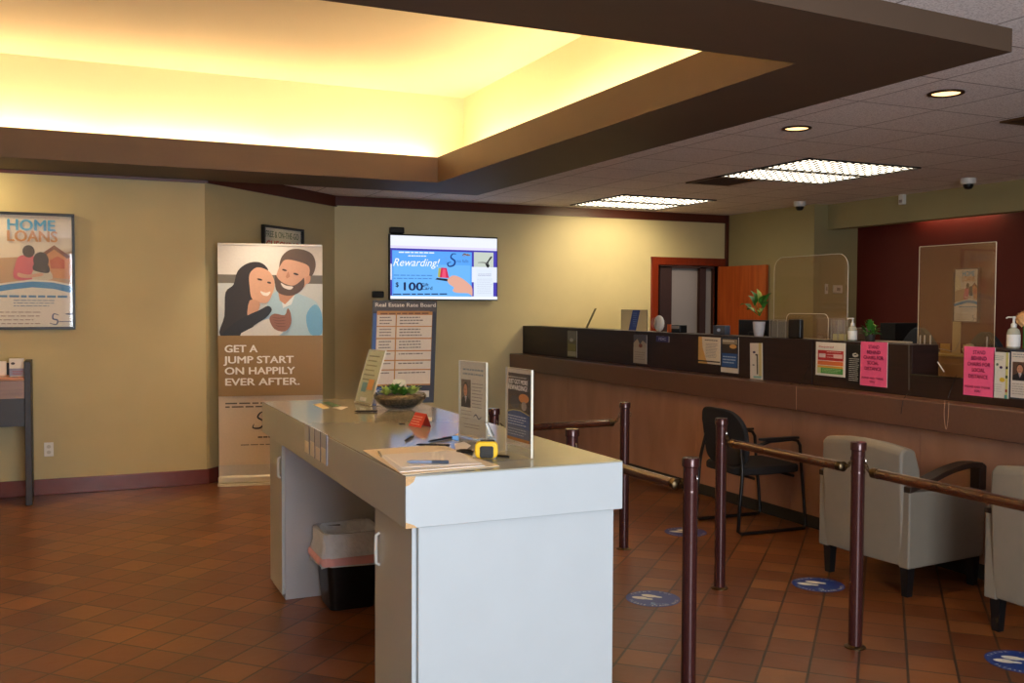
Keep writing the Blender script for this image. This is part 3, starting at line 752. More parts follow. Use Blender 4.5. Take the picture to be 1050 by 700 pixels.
for i, (a0, a1) in enumerate(rows):
    n = 3 if i < 3 else 1
    for k in range(n):
        x, y = fr_(.1, a0+.02+k*.03); A.lines(x, y, x+70, 1, 12, (110, 100, 96), .5, seed=i*7+k)
        x, y = fr_(.42, a0+.02+k*.03); A.lines(x, y, x+(135 if i < 3 else 165), 1, 12, (110, 100, 96), .5, seed=i*5+k)
A.text('Real Estate Rate Board', 170, 97, 21, (244, 236, 226), bold=.03, fit=340)
x, y = fr_(.08, .105); A.up().lines(x+10, y+6, x+290, 1, 16, (110, 70, 20), .5)
A.par(.03, .86, .3, .97, (32, 84, 160)); x, y = fr_(.05, .96); A.ribbon([(x+30, y-42), (x+12, y-36), (x+26, y-20), (x+14, y-4), (x, y-10)], 6, (230, 236, 244)); A.text('no', x+34, y-14, 14, (170, 200, 235))
A.par(.62, .9, .93, .965, (226, 222, 214)); A.par(.3, .86, .62, .95, (200, 206, 210))
A.v = [(x+z*.045, y+z*math.sin(lean), z) for x, y, z in A.v]
A.build('print', rb, dy=-.0005, dz=zb)
lean_mb(MB().box(-.008, wb+.008, -.004, .022, zb-.02, zb+.0).box(-.008, 0, -.004, .022, zb, zb+hb+.01).box(wb, wb+.008, -.004, .022, zb, zb+hb+.01).box(-.008, wb+.008, -.004, .022, zb+hb, zb+hb+.01)).build('frame', M_blackm, rb, local=True)
MB().tube([(wb/2, .05, .02), (wb/2, .05, zb+.3)], .016, 10).build('pole', M_blackm, rb, local=True, smooth=True)
MB().box(wb/2-.02, wb/2+.02, .018, .06, zb, zb+.1).build('bracket', M_blackm, rb, local=True)
MB().lathe([(.19, 0), (.19, .008), (.03, .025), (.001, .025)], (wb/2, .05, 0), 32).build('base', M_blackm, rb, local=True, smooth=True)

# ------------------------------------------------------------------ the white kiosk
KX0, KX1, KY0, KY1, KZ = .99, 1.815, 3.055, 5.73, 1.058
k = empty('writing_kiosk', ((KX0+KX1)/2, (KY0+KY1)/2, 0), label='long grey laminate writing kiosk with a bin bay in the foreground', cat='kiosk')
f = MB(); f.box(KX0, KX1, KY0, KY1, .883, KZ-.004); f.build('top_frame', M_lam, k, bevel=.003)
MB().box(KX0+.001, KX1-.001, KY0+.001, KY1-.001, KZ-.004, KZ).build('tabletop', M_top, k)
bx0, bx1 = KX0+.055, KX1-.02
MB().box(bx0, bx1, KY0+.03, KY0+.50, 0, .882).build('near_cabinet', M_lam, k, bevel=.002)
MB().box(bx0, bx1, KY1-.38, KY1-.02, 0, .882).build('far_cabinet', M_lamblue, k, bevel=.002)
MB().box(bx1-.02, bx1, KY0+.50, KY1-.38, 0, .882).build('back_panel', M_lamblue, k)
dpart = {}
dpart['near'] = MB().box(bx0-.017, bx0, KY0+.05, KY0+.49, .03, .875).build('near_door', M_lam, k, bevel=.002)
dpart['far'] = MB().box(bx0-.017, bx0, KY1-.375, KY1-.03, .03, .875).build('far_door', M_lam, k, bevel=.002)
for nm, y, z0, z1 in (('near_handle', KY0+.43, .655, .775), ('far_handle', KY1-.345, .67, .785)):
    MB().tube([(bx0-.017, y, z0), (bx0-.03, y, z0+.008), (bx0-.031, y, (z0+z1)/2), (bx0-.03, y, z1-.008), (bx0-.017, y, z1)], .0065, 8).build('handle', M_white, dpart[nm[:-7]], smooth=True)
for ch, q in ((MB(), 0), (MB(), 1)):
    ch.prism([[(KX0, KZ-.002), (KX0+.035, KZ-.002), (KX0+.028, KZ-.02), (KX0+.012, KZ-.03), (KX0, KZ-.034)], [(KX0, .884), (KX0+.04, .884), (KX0+.03, .893), (KX0, .905)]][q], KY0-.0015, KY0+.001, 'y')
    ch.build('chipped_edge', M_chip, k, label='bare tan chipboard showing at the chipped corner')

KT = KZ+.0006
# four tall leaflets in a clear pocket on the kiosk's left apron
for i in range(4):
    y1 = 4.575-.112*i; y0 = y1-.098
    nm = ('leftmost of four', 'second from left', 'third from left', 'rightmost of four')[i]
    r = empty('leaflet_pocket', (KX0, y0, .93), label='blue and white leaflet on the kiosk apron, '+nm, cat='leaflet', group='leaflets on the side of the kiosk')
    MB().box(KX0-.004, KX0, y0, y1, .928, 1.062).build('card', mat('blue_grey_card', (222, 230, 244), .25), r)
    MB().box(KX0-.0055, KX0-.004, y0+.006, y1-.008, .93, .985+.012*(i % 2)).build('white_slip', M_paper, r)
    MB().box(KX0-.0055, KX0-.0035, y0-.006, y0, .928, 1.062).build('divider', mat('navy_divider', (50, 62, 100), .4), r)

def acrylic_stand(name, pl, pr, h, art, lab, lean=0, base=0, art_inset=.0, back=True, arth=None, artz=.012):
    pl, pr = Vector(pl), Vector(pr); d = pr-pl; w = d.length; rz = math.atan2(d.y, d.x)
    r = empty(name, pl, rz, label=lab, cat='sign holder')
    ln = lambda mb: (setattr(mb, 'v', [(x, y+(z)*math.tan(lean), z) for x, y, z in mb.v]), mb)[1]
    ln(MB().box(0, w, .002, .004, .003, h)).build('back_sheet', G_clear, r, local=True)
    ln(MB().box(0, w, -.0045, -.0025, .003, h)).build('front_sheet', G_clear, r, local=True)
    if base: MB().box(0, w, -base if base > 0 else 0, .004 if base > 0 else -base, 0, .003).build('foot', G_clear, r, local=True)
    ln(MB().box(-.001, .0, -.0045, .004, .003, h).box(w, w+.001, -.0045, .004, .003, h).box(0, w, -.0045, .004, h, h+.0015)).build('edge', M_edge, r, local=True)
    ln(MB().box(.003, w-.003, .0, .0015, artz, artz+(arth or h-.02))).build('insert', M_paper, r, local=True)
    art.v = [(x, y+(z+artz)*math.tan(lean), z) for x, y, z in art.v]
    art.build('print', r, dx=.003, dy=.0, dz=artz)
    return r
# A: leaning sign by the bowl
A = Art(.20, .29, (150, 355), (205, 360), (55, 620))
A.par(0, 0, 1, 1, (188, 208, 198)); A.par(.04, .03, .96, .2, (200, 216, 206)); A.up()
for i in range(6): A.par(.12, .1+.09*i, .8-.1*(i % 2), .125+.09*i, (130, 140, 128))
A.par(.2, .62, .5, .8, (110, 160, 176)); A.par(.55, .55, .9, .75, (214, 160, 100)); A.par(.3, .9, .7, .97, (236, 240, 240))
acrylic_stand('sign_holder', (1.465, 5.46, KT), (1.50, 5.25, KT), .305, A, 'leaning clear holder with a pale green notice beside the plant bowl', lean=R(17), base=-.06)
# B: portrait notice
A = Art(.208, .31, (138, 62), (285, 70), (150, 480))
A.par(0, 0, 1, 1, (222, 220, 208)); A.up(); A.par(.1, .1, .9, .13, (150, 170, 170)); A.par(.16, .16, .8, .185, (150, 170, 170))
B_ = Art(.208, .31); B_.rect(0, 0, 1, 1, (222, 220, 208)); B_.up().lines(.12, .09, .9, 2, .06, (140, 160, 170), .4)
portrait(B_, .06, .24, .42, .62, (110, 96, 90), (40, 36, 40), hair=(40, 28, 24)); B_.up().lines(.5, .28, .9, 8, .045, (140, 136, 130), .25); B_.lines(.1, .66, .5, 3, .05, (160, 150, 140), .2); B_.ribbon([(.55, .74), (.65, .70), (.75, .75), (.85, .72)], .02, (90, 90, 100)); B_.lines(.2, .84, .8, 2, .04, (150, 140, 135), .25)
acrylic_stand('sign_holder', (1.508, 3.905, KT), (1.548, 3.70, KT), .325, B_, 'clear upright holder with a white staff portrait notice on the kiosk', base=.09)
# C: JUST GOT MORE REWARDING
A = Art(.208, .285); A.rect(0, 0, 1, 1, (236, 232, 224)); A.rect(.07, .04, .95, .93, (60, 54, 52)); A.rect(.07, .28, .95, .55, (86, 72, 60)); A.ell(.7, .36, .2, .06, (222, 150, 84)); A.ell(.35, .42, .2, .08, (70, 70, 76)); A.ell(.72, .46, .1, .06, (170, 160, 150))
A.poly([(.07, .56), (.3, .53), (.6, .52), (.95, .56), (.95, .93), (.07, .93)], (44, 84, 150)); A.poly([(.07, .72), (.95, .76), (.95, .93), (.07, .93)], (90, 104, 132)); A.poly([(.07, .57), (.3, .535), (.6, .53), (.95, .575), (.95, .56), (.6, .515), (.3, .52), (.07, .55)], (170, 160, 110))
A.rect(.07, .89, .95, .93, (176, 120, 60))
A.text('JUST GOT MORE', .51, .18, .06, (244, 240, 234), 'CENTER', .03, fit=.76); A.text('REWARDING!', .51, .26, .065, (244, 240, 234), 'CENTER', .03, fit=.74)
A.up().lines(.14, .085, .88, 1, .03, (190, 186, 180), .4); A.lines(.14, .60, .88, 4, .035, (190, 204, 226), .35); A.lines(.14, .77, .88, 3, .035, (170, 180, 200), .3)
acrylic_stand('sign_holder', (1.516, 3.425, KT), (1.524, 3.214, KT), .325, A, 'clear upright holder with the JUST GOT MORE REWARDING flyer on the kiosk', base=.18, arth=.288, artz=.034)

# planted glass bowl
bc = Vector((1.595, 5.02, KT))
r = empty('plant_bowl', bc, label='round glass bowl of succulents and pebbles on the kiosk', cat='planter')
MB().lathe([(.062, 0), (.068, .004), (.085, .015), (.118, .036), (.139, .062), (.142, .078), (.134, .09), (.131, .089), (.138, .077), (.134, .062), (.112, .038), (.08, .019), (.001, .008)], bc, 36).build('glass_bowl', G_bowl, r, smooth=True)
MB().lathe([(.05, .01), (.09, .023), (.118, .045), (.131, .066), (.12, .078), (.07, .084), (.001, .084)], bc, 30, wob=.01).build('pebbles', M_soil, r, smooth=True)
rd = random.Random(3)
for kk, (cx, cy, n, rr, m) in enumerate(((-.03, .0, 22, .066, M_leaf), (.055, -.03, 20, .05, M_leafy), (-.085, -.03, 18, .05, M_leafy), (.09, .03, 18, .05, M_leafy), (.02, .06, 18, .06, M_leaf), (.0, -.07, 16, .045, M_leaf), (-.06, .06, 16, .05, M_leafy))):
    f = MB(); b0 = bc+Vector((cx, cy, .08))
    for i in range(n):
        a = 2*PI*i/n+rd.random()*.5; e = rd.uniform(.25, 1.1)
        f.leaf(b0, b0+Vector((math.cos(a)*math.cos(e), math.sin(a)*math.cos(e), math.sin(e)))*rr*rd.uniform(.8, 1.3), .011, .12)
    f.build('succulent', m, r, smooth=True)
r = empty('name_card', (1.60, 5.12, KT+.11), label='cream card standing up among the succulents in the glass bowl', cat='card')
MB().prism([(1.565, KT+.10), (1.66, KT+.10), (1.645, KT+.155), (1.58, KT+.158)], 5.09, 5.092, 'y').build('card', mat('cream_card', (232, 222, 186), .6), r)
# flat papers, pens, card etc.
def flat(name, pts, z, t, m, lab, cat, group=None):
    c = sum((Vector((p[0], p[1], 0)) for p in pts), Vector())/len(pts)
    o = MB().prism([(p[0]-c.x, p[1]-c.y) for p in pts], 0, t).build(name, m)
    o.location = (c.x, c.y, z); return tag(o, lab, cat, group)
def pxpoly(pts, z=KZ): return [tuple(on_z(x, y, z)[:2]) for x, y in pts]
flat('paper_slip', pxpoly([(321, 414.5), (329, 413.7), (338, 418.3), (331, 419)]), KT, .0008, mat('cream_slip', (226, 212, 168), .6), 'cream paper slip on the far left corner of the kiosk', 'paper')
flat('leaflet', pxpoly([(331, 412.6), (337, 412), (350, 416), (341, 417)]), KT, .001, mat('green_leaflet', (48, 110, 60), .5), 'small green leaflet on the far left corner of the kiosk', 'leaflet')
flat('paper_slip', pxpoly([(341, 418), (349, 416.8), (357, 417.2), (350, 420)]), KT, .0008, M_paper, 'white paper slip beside the green leaflet on the kiosk', 'paper')
def pen(p0, p1, lab, rr=.0045, m=M_black, tip=M_chrome):
    a, b = Vector((*on_z(*p0, KT+rr)[:2], KT+rr)), Vector((*on_z(*p1, KT+rr)[:2], KT+rr))
    r = empty('ballpoint_pen', (a+b)/2-Vector((0, 0, rr)), label=lab, cat='pen', group='black pens on the kiosk')
    MB().tube([a, a.lerp(b, .12), a.lerp(b, .9), b], rr, 10, rs=[rr*.35, rr, rr, rr*.9]).build('barrel', m, r, smooth=True)
    cl = a.lerp(b, .6); up = Vector((0, 0, rr*1.1)); MB().tube([cl+up, b+up], rr*.3, 6).build('clip', tip, r)
pen((363.5, 421.3), (387, 421.3), 'long black pen lying left of the plant bowl', .005)
pen((415, 451.5), (424, 446.5), 'short black pen lying on the kiosk in front of the red card')
pen((439.5, 452.3), (463, 448.3), 'black pen lying on the kiosk left of the portrait notice holder')
pen((427, 455.5), (461, 456.3), 'black pen lying at the top edge of the binder papers')
pen((500, 466), (522, 468), 'black pen lying right of the yellow tape measure', .004)
pen((409, 434.5), (415, 434), 'tiny black pen cap end in front of the plant bowl', .003)
# red tent card
a = on_z(419, 436, KT); b = on_z(431.5, 438.5, KT)
r = empty('tent_card', (a.x, a.y, KT), math.atan2(b.y-a.y, b.x-a.x), label='small red folded card standing on the kiosk beside the plant bowl', cat='card')
w_ = (b-a).length
f = MB(); f.v = [(0, 0, 0), (w_, 0, 0), (w_+.004, .03, .062), (.012, .03, .062), (0, .055, 0), (w_, .055, 0)]; f.f = [[0, 1, 2, 3], [3, 2, 5, 4]]; f.mi = [0, 0]
o = f.build('card', mat('red_card', (214, 60, 40), .5), r, local=True); sm = o.modifiers.new('s', 'SOLIDIFY'); sm.thickness = .0006
A = Art(w_*.8, .05); A.layer = 2; A.lines(.05, .1, 1, 4, .22, (238, 170, 150), .4); A.v = [(x+.01, z*.48+y*.9-.001, z*.99+.003) for x, y, z in A.v]; A.build('print', r)
flat('paper_slip', pxpoly([(434, 428), (443, 428), (443, 432), (433, 432)]), KT, .0008, M_paper, 'white paper slip right of the red card on the kiosk', 'paper')
# binder of papers at the near corner
r = empty('open_binder', (1.16, 3.36, KT), label='open binder with cream and white sheets on the near corner of the kiosk', cat='binder')
def sheet(nm, pts, z, t, m): return MB().prism(pxpoly(pts), z, z+t).build(nm, m, r)
sheet('cover', [(372, 462), (452, 456), (512, 478), (413, 487.3)], KT, .002, mat('cream_cover', (238, 220, 186), .5, var=.04, scale=30))
sheet('sheet', [(376, 462.5), (449, 457.5), (462, 462), (388, 468)], KT+.002, .001, mat('cream_sheet', (240, 222, 188), .6))
sheet('sheet', [(390, 468), (470, 463.5), (497, 478.5), (410, 485)], KT+.002, .0025, M_paper)
sheet('sheet', [(394, 467.5), (468, 463.3), (494, 476.5), (412, 481)], KT+.0045, .0015, mat('second_sheet', (246, 240, 228), .6))
sheet('ring_clip', [(387, 465), (389, 464.6), (392, 470), (390, 470.4)], KT+.005, .004, M_chrome)
p0, p1 = on_z(417, 473.3, KT+.012), on_z(460, 473.6, KT+.012)
rr = .006
r2 = empty('ballpoint_pen', (p0+p1)/2, label='grey and blue pen lying on the open binder sheets', cat='pen')
z_ = KT+.0125
a, b = Vector((p0.x, p0.y, z_)), Vector((p1.x, p1.y, z_))
MB().tube([a, a.lerp(b, .1), a.lerp(b, .6)], rr, 10, rs=[.002, rr, rr]).build('barrel', mat('blue_grey_barrel', (140, 154, 180), .3), r2, smooth=True)
MB().tube([a.lerp(b, .6), b], rr, 10).build('grip', mat('dark_grip', (70, 80, 96), .4), r2, smooth=True)
# notepads / tan sheets near B stand
flat('note_sheet', pxpoly([(466, 446), (474, 442.5), (492, 449), (486, 452)]), KT, .001, mat('tan_note', (214, 200, 160), .6), 'tan note sheet at the foot of the portrait notice holder', 'paper')
flat('note_sheet', pxpoly([(466, 455), (476, 453), (483, 457), (478, 461), (467, 461)]), KT, .0012, M_paper, 'white note sheet between the black pens and the tape measure', 'paper')
# bead chain coil
r = empty('pen_chain', on_z(478, 463, KT), label='coiled black pen chain beside the yellow tape measure', cat='pen chain')
f = MB(); c0 = on_z(477, 463, KT+.004)
f.tube([(c0.x+.035*math.cos(t*.5)*(1-.01*t), c0.y+.03*math.sin(t*.5)*(1+.01*t), KT+.004+.0002*t) for t in range(26)], .003, 6)
f.build('cord', M_black, r, smooth=True)
# tape measure
tp = on_z(498, 470.5, KZ)
tr_ = empty('tape_measure', (tp.x-.043, tp.y+.0, KT+.0035), R(-24), label='yellow and black tape measure on the kiosk beside the flyer holder', cat='tape measure')
body = rounded(0, .084, 0, .062, .02, 6, (1, 1, 1, 1)); body = [(x, y) for x, y in body]
MB().prism(body, 0, .04, 'y').build('case', M_yel, tr_, local=True, bevel=.006, segs=3)
gp_ = MB().prism(rounded(.018, .068, .002, .046, .008), -.0035, .001, 'y').build('grip_pad', M_black, tr_, local=True, bevel=.002)
f = MB()
for i in range(5): f.box(.024, .062, -.005, -.003, .01+i*.007, .013+i*.007)
f.build('grip_ridges', M_toe, gp_, local=True)
MB().box(.02, .072, .008, .032, .058, .067).build('lock_button', M_black, tr_, local=True, bevel=.003)
MB().box(-.008, .004, .01, .03, .0, .014).build('tape_hook', M_chrome, tr_, local=True)
# clear dispenser with a white curve behind the tape
q = on_z(497, 455, KZ)
r = empty('pen_holder', (q.x, q.y, KT), R(-20), label='clear curved plastic pen rest behind the yellow tape measure', cat='pen holder')
MB().prism([(0, 0), (.05, 0), (.04, .035), (.012, .085), (-.002, .088), (.02, .03)], 0, .03, 'y').build('body', G_bowl, r, local=True)
MB().prism([(.022, .03), (.032, .03), (.010, .083), (.001, .085)], -.002, .0, 'y').build('white_strip', M_white, r, local=True)
# thin dark pebbled object

# ------------------------------------------------------------------ waste bin in the kiosk bay
bcx, bcy = 1.345, 5.175
r = empty('waste_bin', (bcx, bcy, 0), label='black rectangular waste bin with a grey liner bag under the kiosk', cat='bin')
f = MB()
def rr_ring(w, d, z, rad): return [(bcx+x, bcy+y, z) for x, y in rounded(-w/2, w/2, -d/2, d/2, rad, 4)]
def loft(f, rings, cap0=True, cap1=False):
    n = len(rings[0]); bs = []
    for q in rings: bs.append(len(f.v)); f.v += q
    for a_, b2 in zip(bs, bs[1:]):
        for i in range(n): f.face([a_+i, a_+(i+1) % n, b2+(i+1) % n, b2+i])
    if cap0: f.face([bs[0]+i for i in range(n)])
    if cap1: f.face([bs[-1]+i for i in range(n)])
loft(f, [rr_ring(.235, .25, .0, .03), rr_ring(.24, .255, .01, .035), rr_ring(.30, .29, .385, .04), rr_ring(.31, .30, .39, .04), rr_ring(.31, .30, .40, .04), rr_ring(.29, .28, .40, .04), rr_ring(.225, .24, .02, .03)])
f.build('bin_body', M_black, r, smooth=True)
rd = random.Random(5)
def wav(w, d, z, rad, am, zz=0):
    return [(x+rd.uniform(-am, am), y+rd.uniform(-am, am), z_+rd.uniform(-zz, zz)) for x, y, z_ in rr_ring(w, d, z, rad)]
f = MB(); loft(f, [wav(.20, .20, .29, .03, .012), wav(.27, .26, .37, .04, .006), wav(.29, .28, .412, .04, .004, .006), wav(.32, .305, .416, .04, .004, .006), wav(.325, .31, .39, .04, .006, .004), wav(.33, .315, .34, .04, .008, .006), wav(.345, .32, .29, .04, .007, .006)], cap0=True)
f.build('liner_bag', M_bag, r, smooth=True)
f = MB(); loft(f, [wav(.345, .322, .292, .04, .003, .004), wav(.365, .33, .28, .04, .004, .006), wav(.37, .332, .255, .04, .004, .010)], cap0=False)
f.build('drawstring_hem', M_bagp, r, smooth=True)
f = MB(); loft(f, [wav(.352, .322, .262, .04, .003, .004), wav(.345, .32, .235, .05, .005, .012)], cap0=False)
f.build('bag_edge', M_bag, r, smooth=True)

# ------------------------------------------------------------------ stanchions and rails
PH = .982
def make_post():
    r = empty('stanchion_post', (0, 0, 0))
    MB().tube([(0, 0, .004), (0, 0, PH-.035)], .0315, 24).build('tube', M_post, r, local=True, smooth=True)
    MB().lathe([(.0325, PH-.04), (.037, PH-.036), (.037, PH-.006), (.034, PH), (.001, PH+.001)], n=24).build('cap', M_post, r, local=True, smooth=True)
    MB().lathe([(.050, 0), (.050, .004), (.038, .010), (.033, .012)], n=24).build('floor_collar', M_brass, r, local=True, smooth=True)
    MB().lathe([(.0335, .835), (.0335, .84), (.0322, .845)], n=20).build('band', M_post, r, local=True, smooth=True)
    for s in (-1, 1):
        MB().tube([(0, s*(.037+.012*math.sin(t)), .898+.014*math.cos(t)) for t in [2*PI*i/12 for i in range(12)]], .0028, 6, closed=True).build('eyelet', M_chrome, r, local=True, smooth=True)
    return r
posts = [((3.338, 5.60), 'burgundy stanchion post standing beyond the right corner of the kiosk'),
         ((3.376, 4.59), 'burgundy stanchion post standing in front of the black armchair'),
         ((3.385, 3.53), 'burgundy stanchion post standing in front of the grey lounge chair, rails on both sides'),
         ((2.375, 3.44), 'burgundy stanchion post nearest the kiosk, a single rail reaching it from behind'),
         ((2.355, 4.48), 'burgundy stanchion post whose cap shows just above the kiosk top'),
         ((2.375, 5.56), 'burgundy stanchion post seen between the two clear holders on the kiosk'),
         ((3.37, 2.46), 'burgundy stanchion post just past the right picture edge holding the nearest rail')]
proto = make_post()
for i, ((x, y), lab) in enumerate(posts):
    o = proto if i == 0 else copy_tree(proto)
    o.location = (x, y, 0)
    tag(o, lab, 'stanchion', 'burgundy stanchion posts of the queue line')
proto.rotation_euler = (0, 0, R(90)); 
def rail(a, b, lab):
    a, b = Vector((*a, .85)), Vector((*b, .85)); d = (b-a).normalized(); L = (b-a).length
    r = empty('queue_rail', (a+b)/2, label=lab, cat='rail', group='wooden rails hooked between the stanchion posts')
    p0, p1 = a+d*.10, b-d*.10
    MB().tube([p0, p1], .0235, 16).build('bar', M_rail, r, smooth=True)
    for e, dd in ((p0, -1), (p1, 1)):
        MB().tube([e-d*dd*.03, e+d*dd*.004, e+d*dd*.012], .025, 16, rs=[.025, .025, .013]).build('end_cap', M_brass, r, smooth=True)
        f = MB(); post = a if dd < 0 else b; q0 = e+d*dd*.014; q1 = Vector((post.x, post.y, .888))-d*dd*.047
        side = d.cross(Vector((0, 0, 1)))
        for j in range(4):
            c = q0.lerp(q1, (j+.5)/4)-Vector((0, 0, .012*math.sin(PI*(j+.5)/4))); u = (q1-q0).normalized(); v2 = side if j % 2 else side.cross(u)
            f.tube([c+u*.014*math.cos(t)+v2*.008*math.sin(t) for t in [2*PI*i/10 for i in range(10)]], .0025, 5, closed=True)
        f.build('chain', M_brass, r, smooth=True)
rail((2.375, 5.56), (3.338, 5.60), 'dark wooden queue rail crossing behind the kiosk between the two farthest posts')
rail((2.355, 4.48), (2.375, 3.44), 'dark wooden queue rail emerging from behind the kiosk corner')
rail((3.376, 4.59), (3.385, 3.53), 'dark wooden queue rail running in front of the black armchair')
rail((3.385, 3.53), (3.37, 2.46), 'dark wooden queue rail running to the right picture edge before the lounge chairs')

# ------------------------------------------------------------------ floor decals
def decal(x, y, rz, lab):
    r = empty('floor_decal', (x, y, .0006), rz, label=lab, cat='floor sticker', group='round blue footprint decals on the tile floor')
    f = MB(); f.lathe([(.150, 0), (.150, .0006), (.001, .0007)], n=48); f.build('disc', mat('blue_vinyl', (36, 66, 140), .3, var=.03), r, local=True)
    A = Art(.3, .3, (-1, -1), (1, -1), (-1, 1)); c = (226, 226, 216)
    for sx, cx_, cy_ in ((-1, -.32, .0), (1, .06, -.25)):
        ct, st = math.cos(R(24)), math.sin(R(24))
        A.poly([(cx_+ct*v*.72-st*sx*.2*u, cy_+st*v*.72+ct*sx*.2*u) for u, v in ((-.7, .0), (-.8, -.3), (-.55, -.55), (.0, -.66), (.6, -.5), (.85, -.2), (.7, .02), (.45, .1), (.45, .34), (.1, .45), (-.35, .38), (-.45, .12))], c, 3)
    def arc(txt, r0, a0, a1, flip):
        for i, chh in enumerate(txt):
            if chh == ' ': continue
            a = R(a0+(a1-a0)*(i+.5)/len(txt)); 
            cu = bpy.data.curves.new('t', 'FONT'); cu.body = chh; cu.align_x = 'CENTER'; cu.offset = 0; cu.resolution_u = 2
            ob = bpy.data.objects.new('t', cu); me = bpy.data.meshes.new_from_object(ob)
            b = len(A.v); ca, sa = math.cos(a), math.sin(a); tx, ty = (sa, -ca) if not flip else (-sa, ca); nx, ny = (ca, sa) if not flip else (-ca, -sa)
            for v in me.vertices:
                lx, ly = v.co.x*.17, (v.co.y-.35)*.17
                X = ca*r0+tx*lx+nx*ly; Y = sa*r0+ty*lx+ny*ly
                A.v.append(A.P((X, -Y)))
            mi = A.mati(c)
            for p in me.polygons: A.f.append([b+q for q in p.vertices]); A.mi.append(mi)
            bpy.data.objects.remove(ob); bpy.data.curves.remove(cu); bpy.data.meshes.remove(me)
    A.layer = 1
    arc('THANK YOU', .87, 150, 30, False); arc('PLEASE STAND BACK', .87, 190, 350, True)
    A.ribbon([(.02, .58), (-.1, .52), (-.14, .6), (-.02, .68), (-.08, .78), (-.22, .74)], .05, (150, 190, 220)); A.text('no falls', .02, .72, .12, (150, 180, 214), shear=.3, fit=.42)
    # lay the sheet flat: art (x, depth, z) -> (x-.15, z-.15, height)
    A.v = [(x-.15, z-.15, .0009-y*.1) for x, y, z in A.v]
    A.build('print', r)
decal(3.995, 5.84, R(-24), 'blue footprint floor decal farthest back, between two stanchion posts')
decal(2.915, 4.57, R(-24), 'blue footprint floor decal between the kiosk and the nearest stanchion post')
decal(3.95, 4.42, R(-24), 'blue footprint floor decal in front of the grey lounge chair')
decal(3.94, 3.075, R(-24), 'blue footprint floor decal cut by the bottom right picture corner')

# ------------------------------------------------------------------ chairs
def curve2(pts, n=6): return smoothpoly(pts, n, closed=False)
def make_lounge():
    """origin at floor under the middle of the back; faces +x; width along y"""
    r = empty('lounge_chair', (0, 0, 0))
    W = .68; h = W/2; side = .075
    # back shell with crowned top
    f = MB(); prof = [(0, .17), (.0, .60), (-.015, .80)]
    ys = [-h+side*.55, -h*.72, -h*.35, 0, h*.35, h*.72, h-side*.55]
    rows = []
    for (x, z) in ((.01, .165), (-.005, .45), (-.02, .70), (-.02, .80), (.02, .83), (.09, .81), (.13, .70), (.16, .42)):
        row = []
        for y in ys:
            crown = .035*(1-(y/h)**2) if z > .6 else 0
            bulge = -.018*(1-(y/h)**2) if x < .05 else .01*(1-(y/h)**2)
            row.append((x+bulge, y, z+crown-.0))
        rows.append(row)
    for row in rows: f.v += row
    n = len(ys)
    for i in range(len(rows)-1):
        for j in range(n-1): f.face([i*n+j, i*n+j+1, (i+1)*n+j+1, (i+1)*n+j])
    f.face([i*n for i in range(len(rows))]); f.face([i*n+n-1 for i in range(len(rows))])
    f.face([j for j in range(n)]+[(len(rows)-1)*n+j for j in reversed(range(n))])
    f.build('backrest', M_vinyl, r, local=True, bevel=.02, segs=3)
    for s in (-1, 1):
        y0, y1 = (h-side, h) if s > 0 else (-h, -h+side)
        MB().prism([(.0, .165), (.62, .175), (.64, .56), (.54, .575), (.30, .585), (.0, .60)], y0, y1, 'y').build('side_panel', M_vinyl, r, local=True, bevel=.012, segs=3)
        # wooden arm: bow rising towards the front, then post down
        path = curve2([(.0, .605), (.16, .64), (.32, .685), (.48, .71), (.60, .705)], 5)
        f = MB(); up_ = [(x, z+.018) for x, z in path]; dn = [(x, z-.014) for x, z in path]
        f.prism(up_+dn[::-1], y0-.004, y1+.004, 'y'); f.prism([(.58, .56), (.64, .56), (.64, .70), (.62, .715), (.58, .70)], y0+.005, y1-.005, 'y')
        f.build('arm', M_dwood, r, local=True, bevel=.005)
    MB().box(.13, .62, -h+side, h-side, .175, .34).build('seat_base', M_vinyl, r, local=True, bevel=.01)
    MB().box(.12, .65, -h+side+.004, h-side-.004, .34, .46).build('seat_cushion', M_vinyl2, r, local=True, bevel=.03, segs=3)
    for x in (.05, .59):
        for y in (-h+.05, h-.05):
            f = MB(); a_, b2 = .028, .02
            rings = [[(x-q, y-q, z), (x+q, y-q, z), (x+q, y+q, z), (x-q, y+q, z)] for q, z in ((b2, 0), (a_, .175))]
            loft(f, rings, True, True); f.build('leg', M_black, r, local=True)
    return r
c1 = make_lounge(); c1.location = (4.185, 4.33, 0); c1.rotation_euler = (0, 0, R(3)); tag(c1, 'light grey vinyl lounge chair with dark wooden arms, seen whole behind the rails', 'armchair', 'grey lounge chairs facing the counter')
c2 = copy_tree(c1); c2.location = (4.185, 3.135, 0); c2.rotation_euler = (0, 0, R(3)); tag(c2, 'light grey vinyl lounge chair cut off by the right picture edge', 'armchair', 'grey lounge chairs facing the counter')

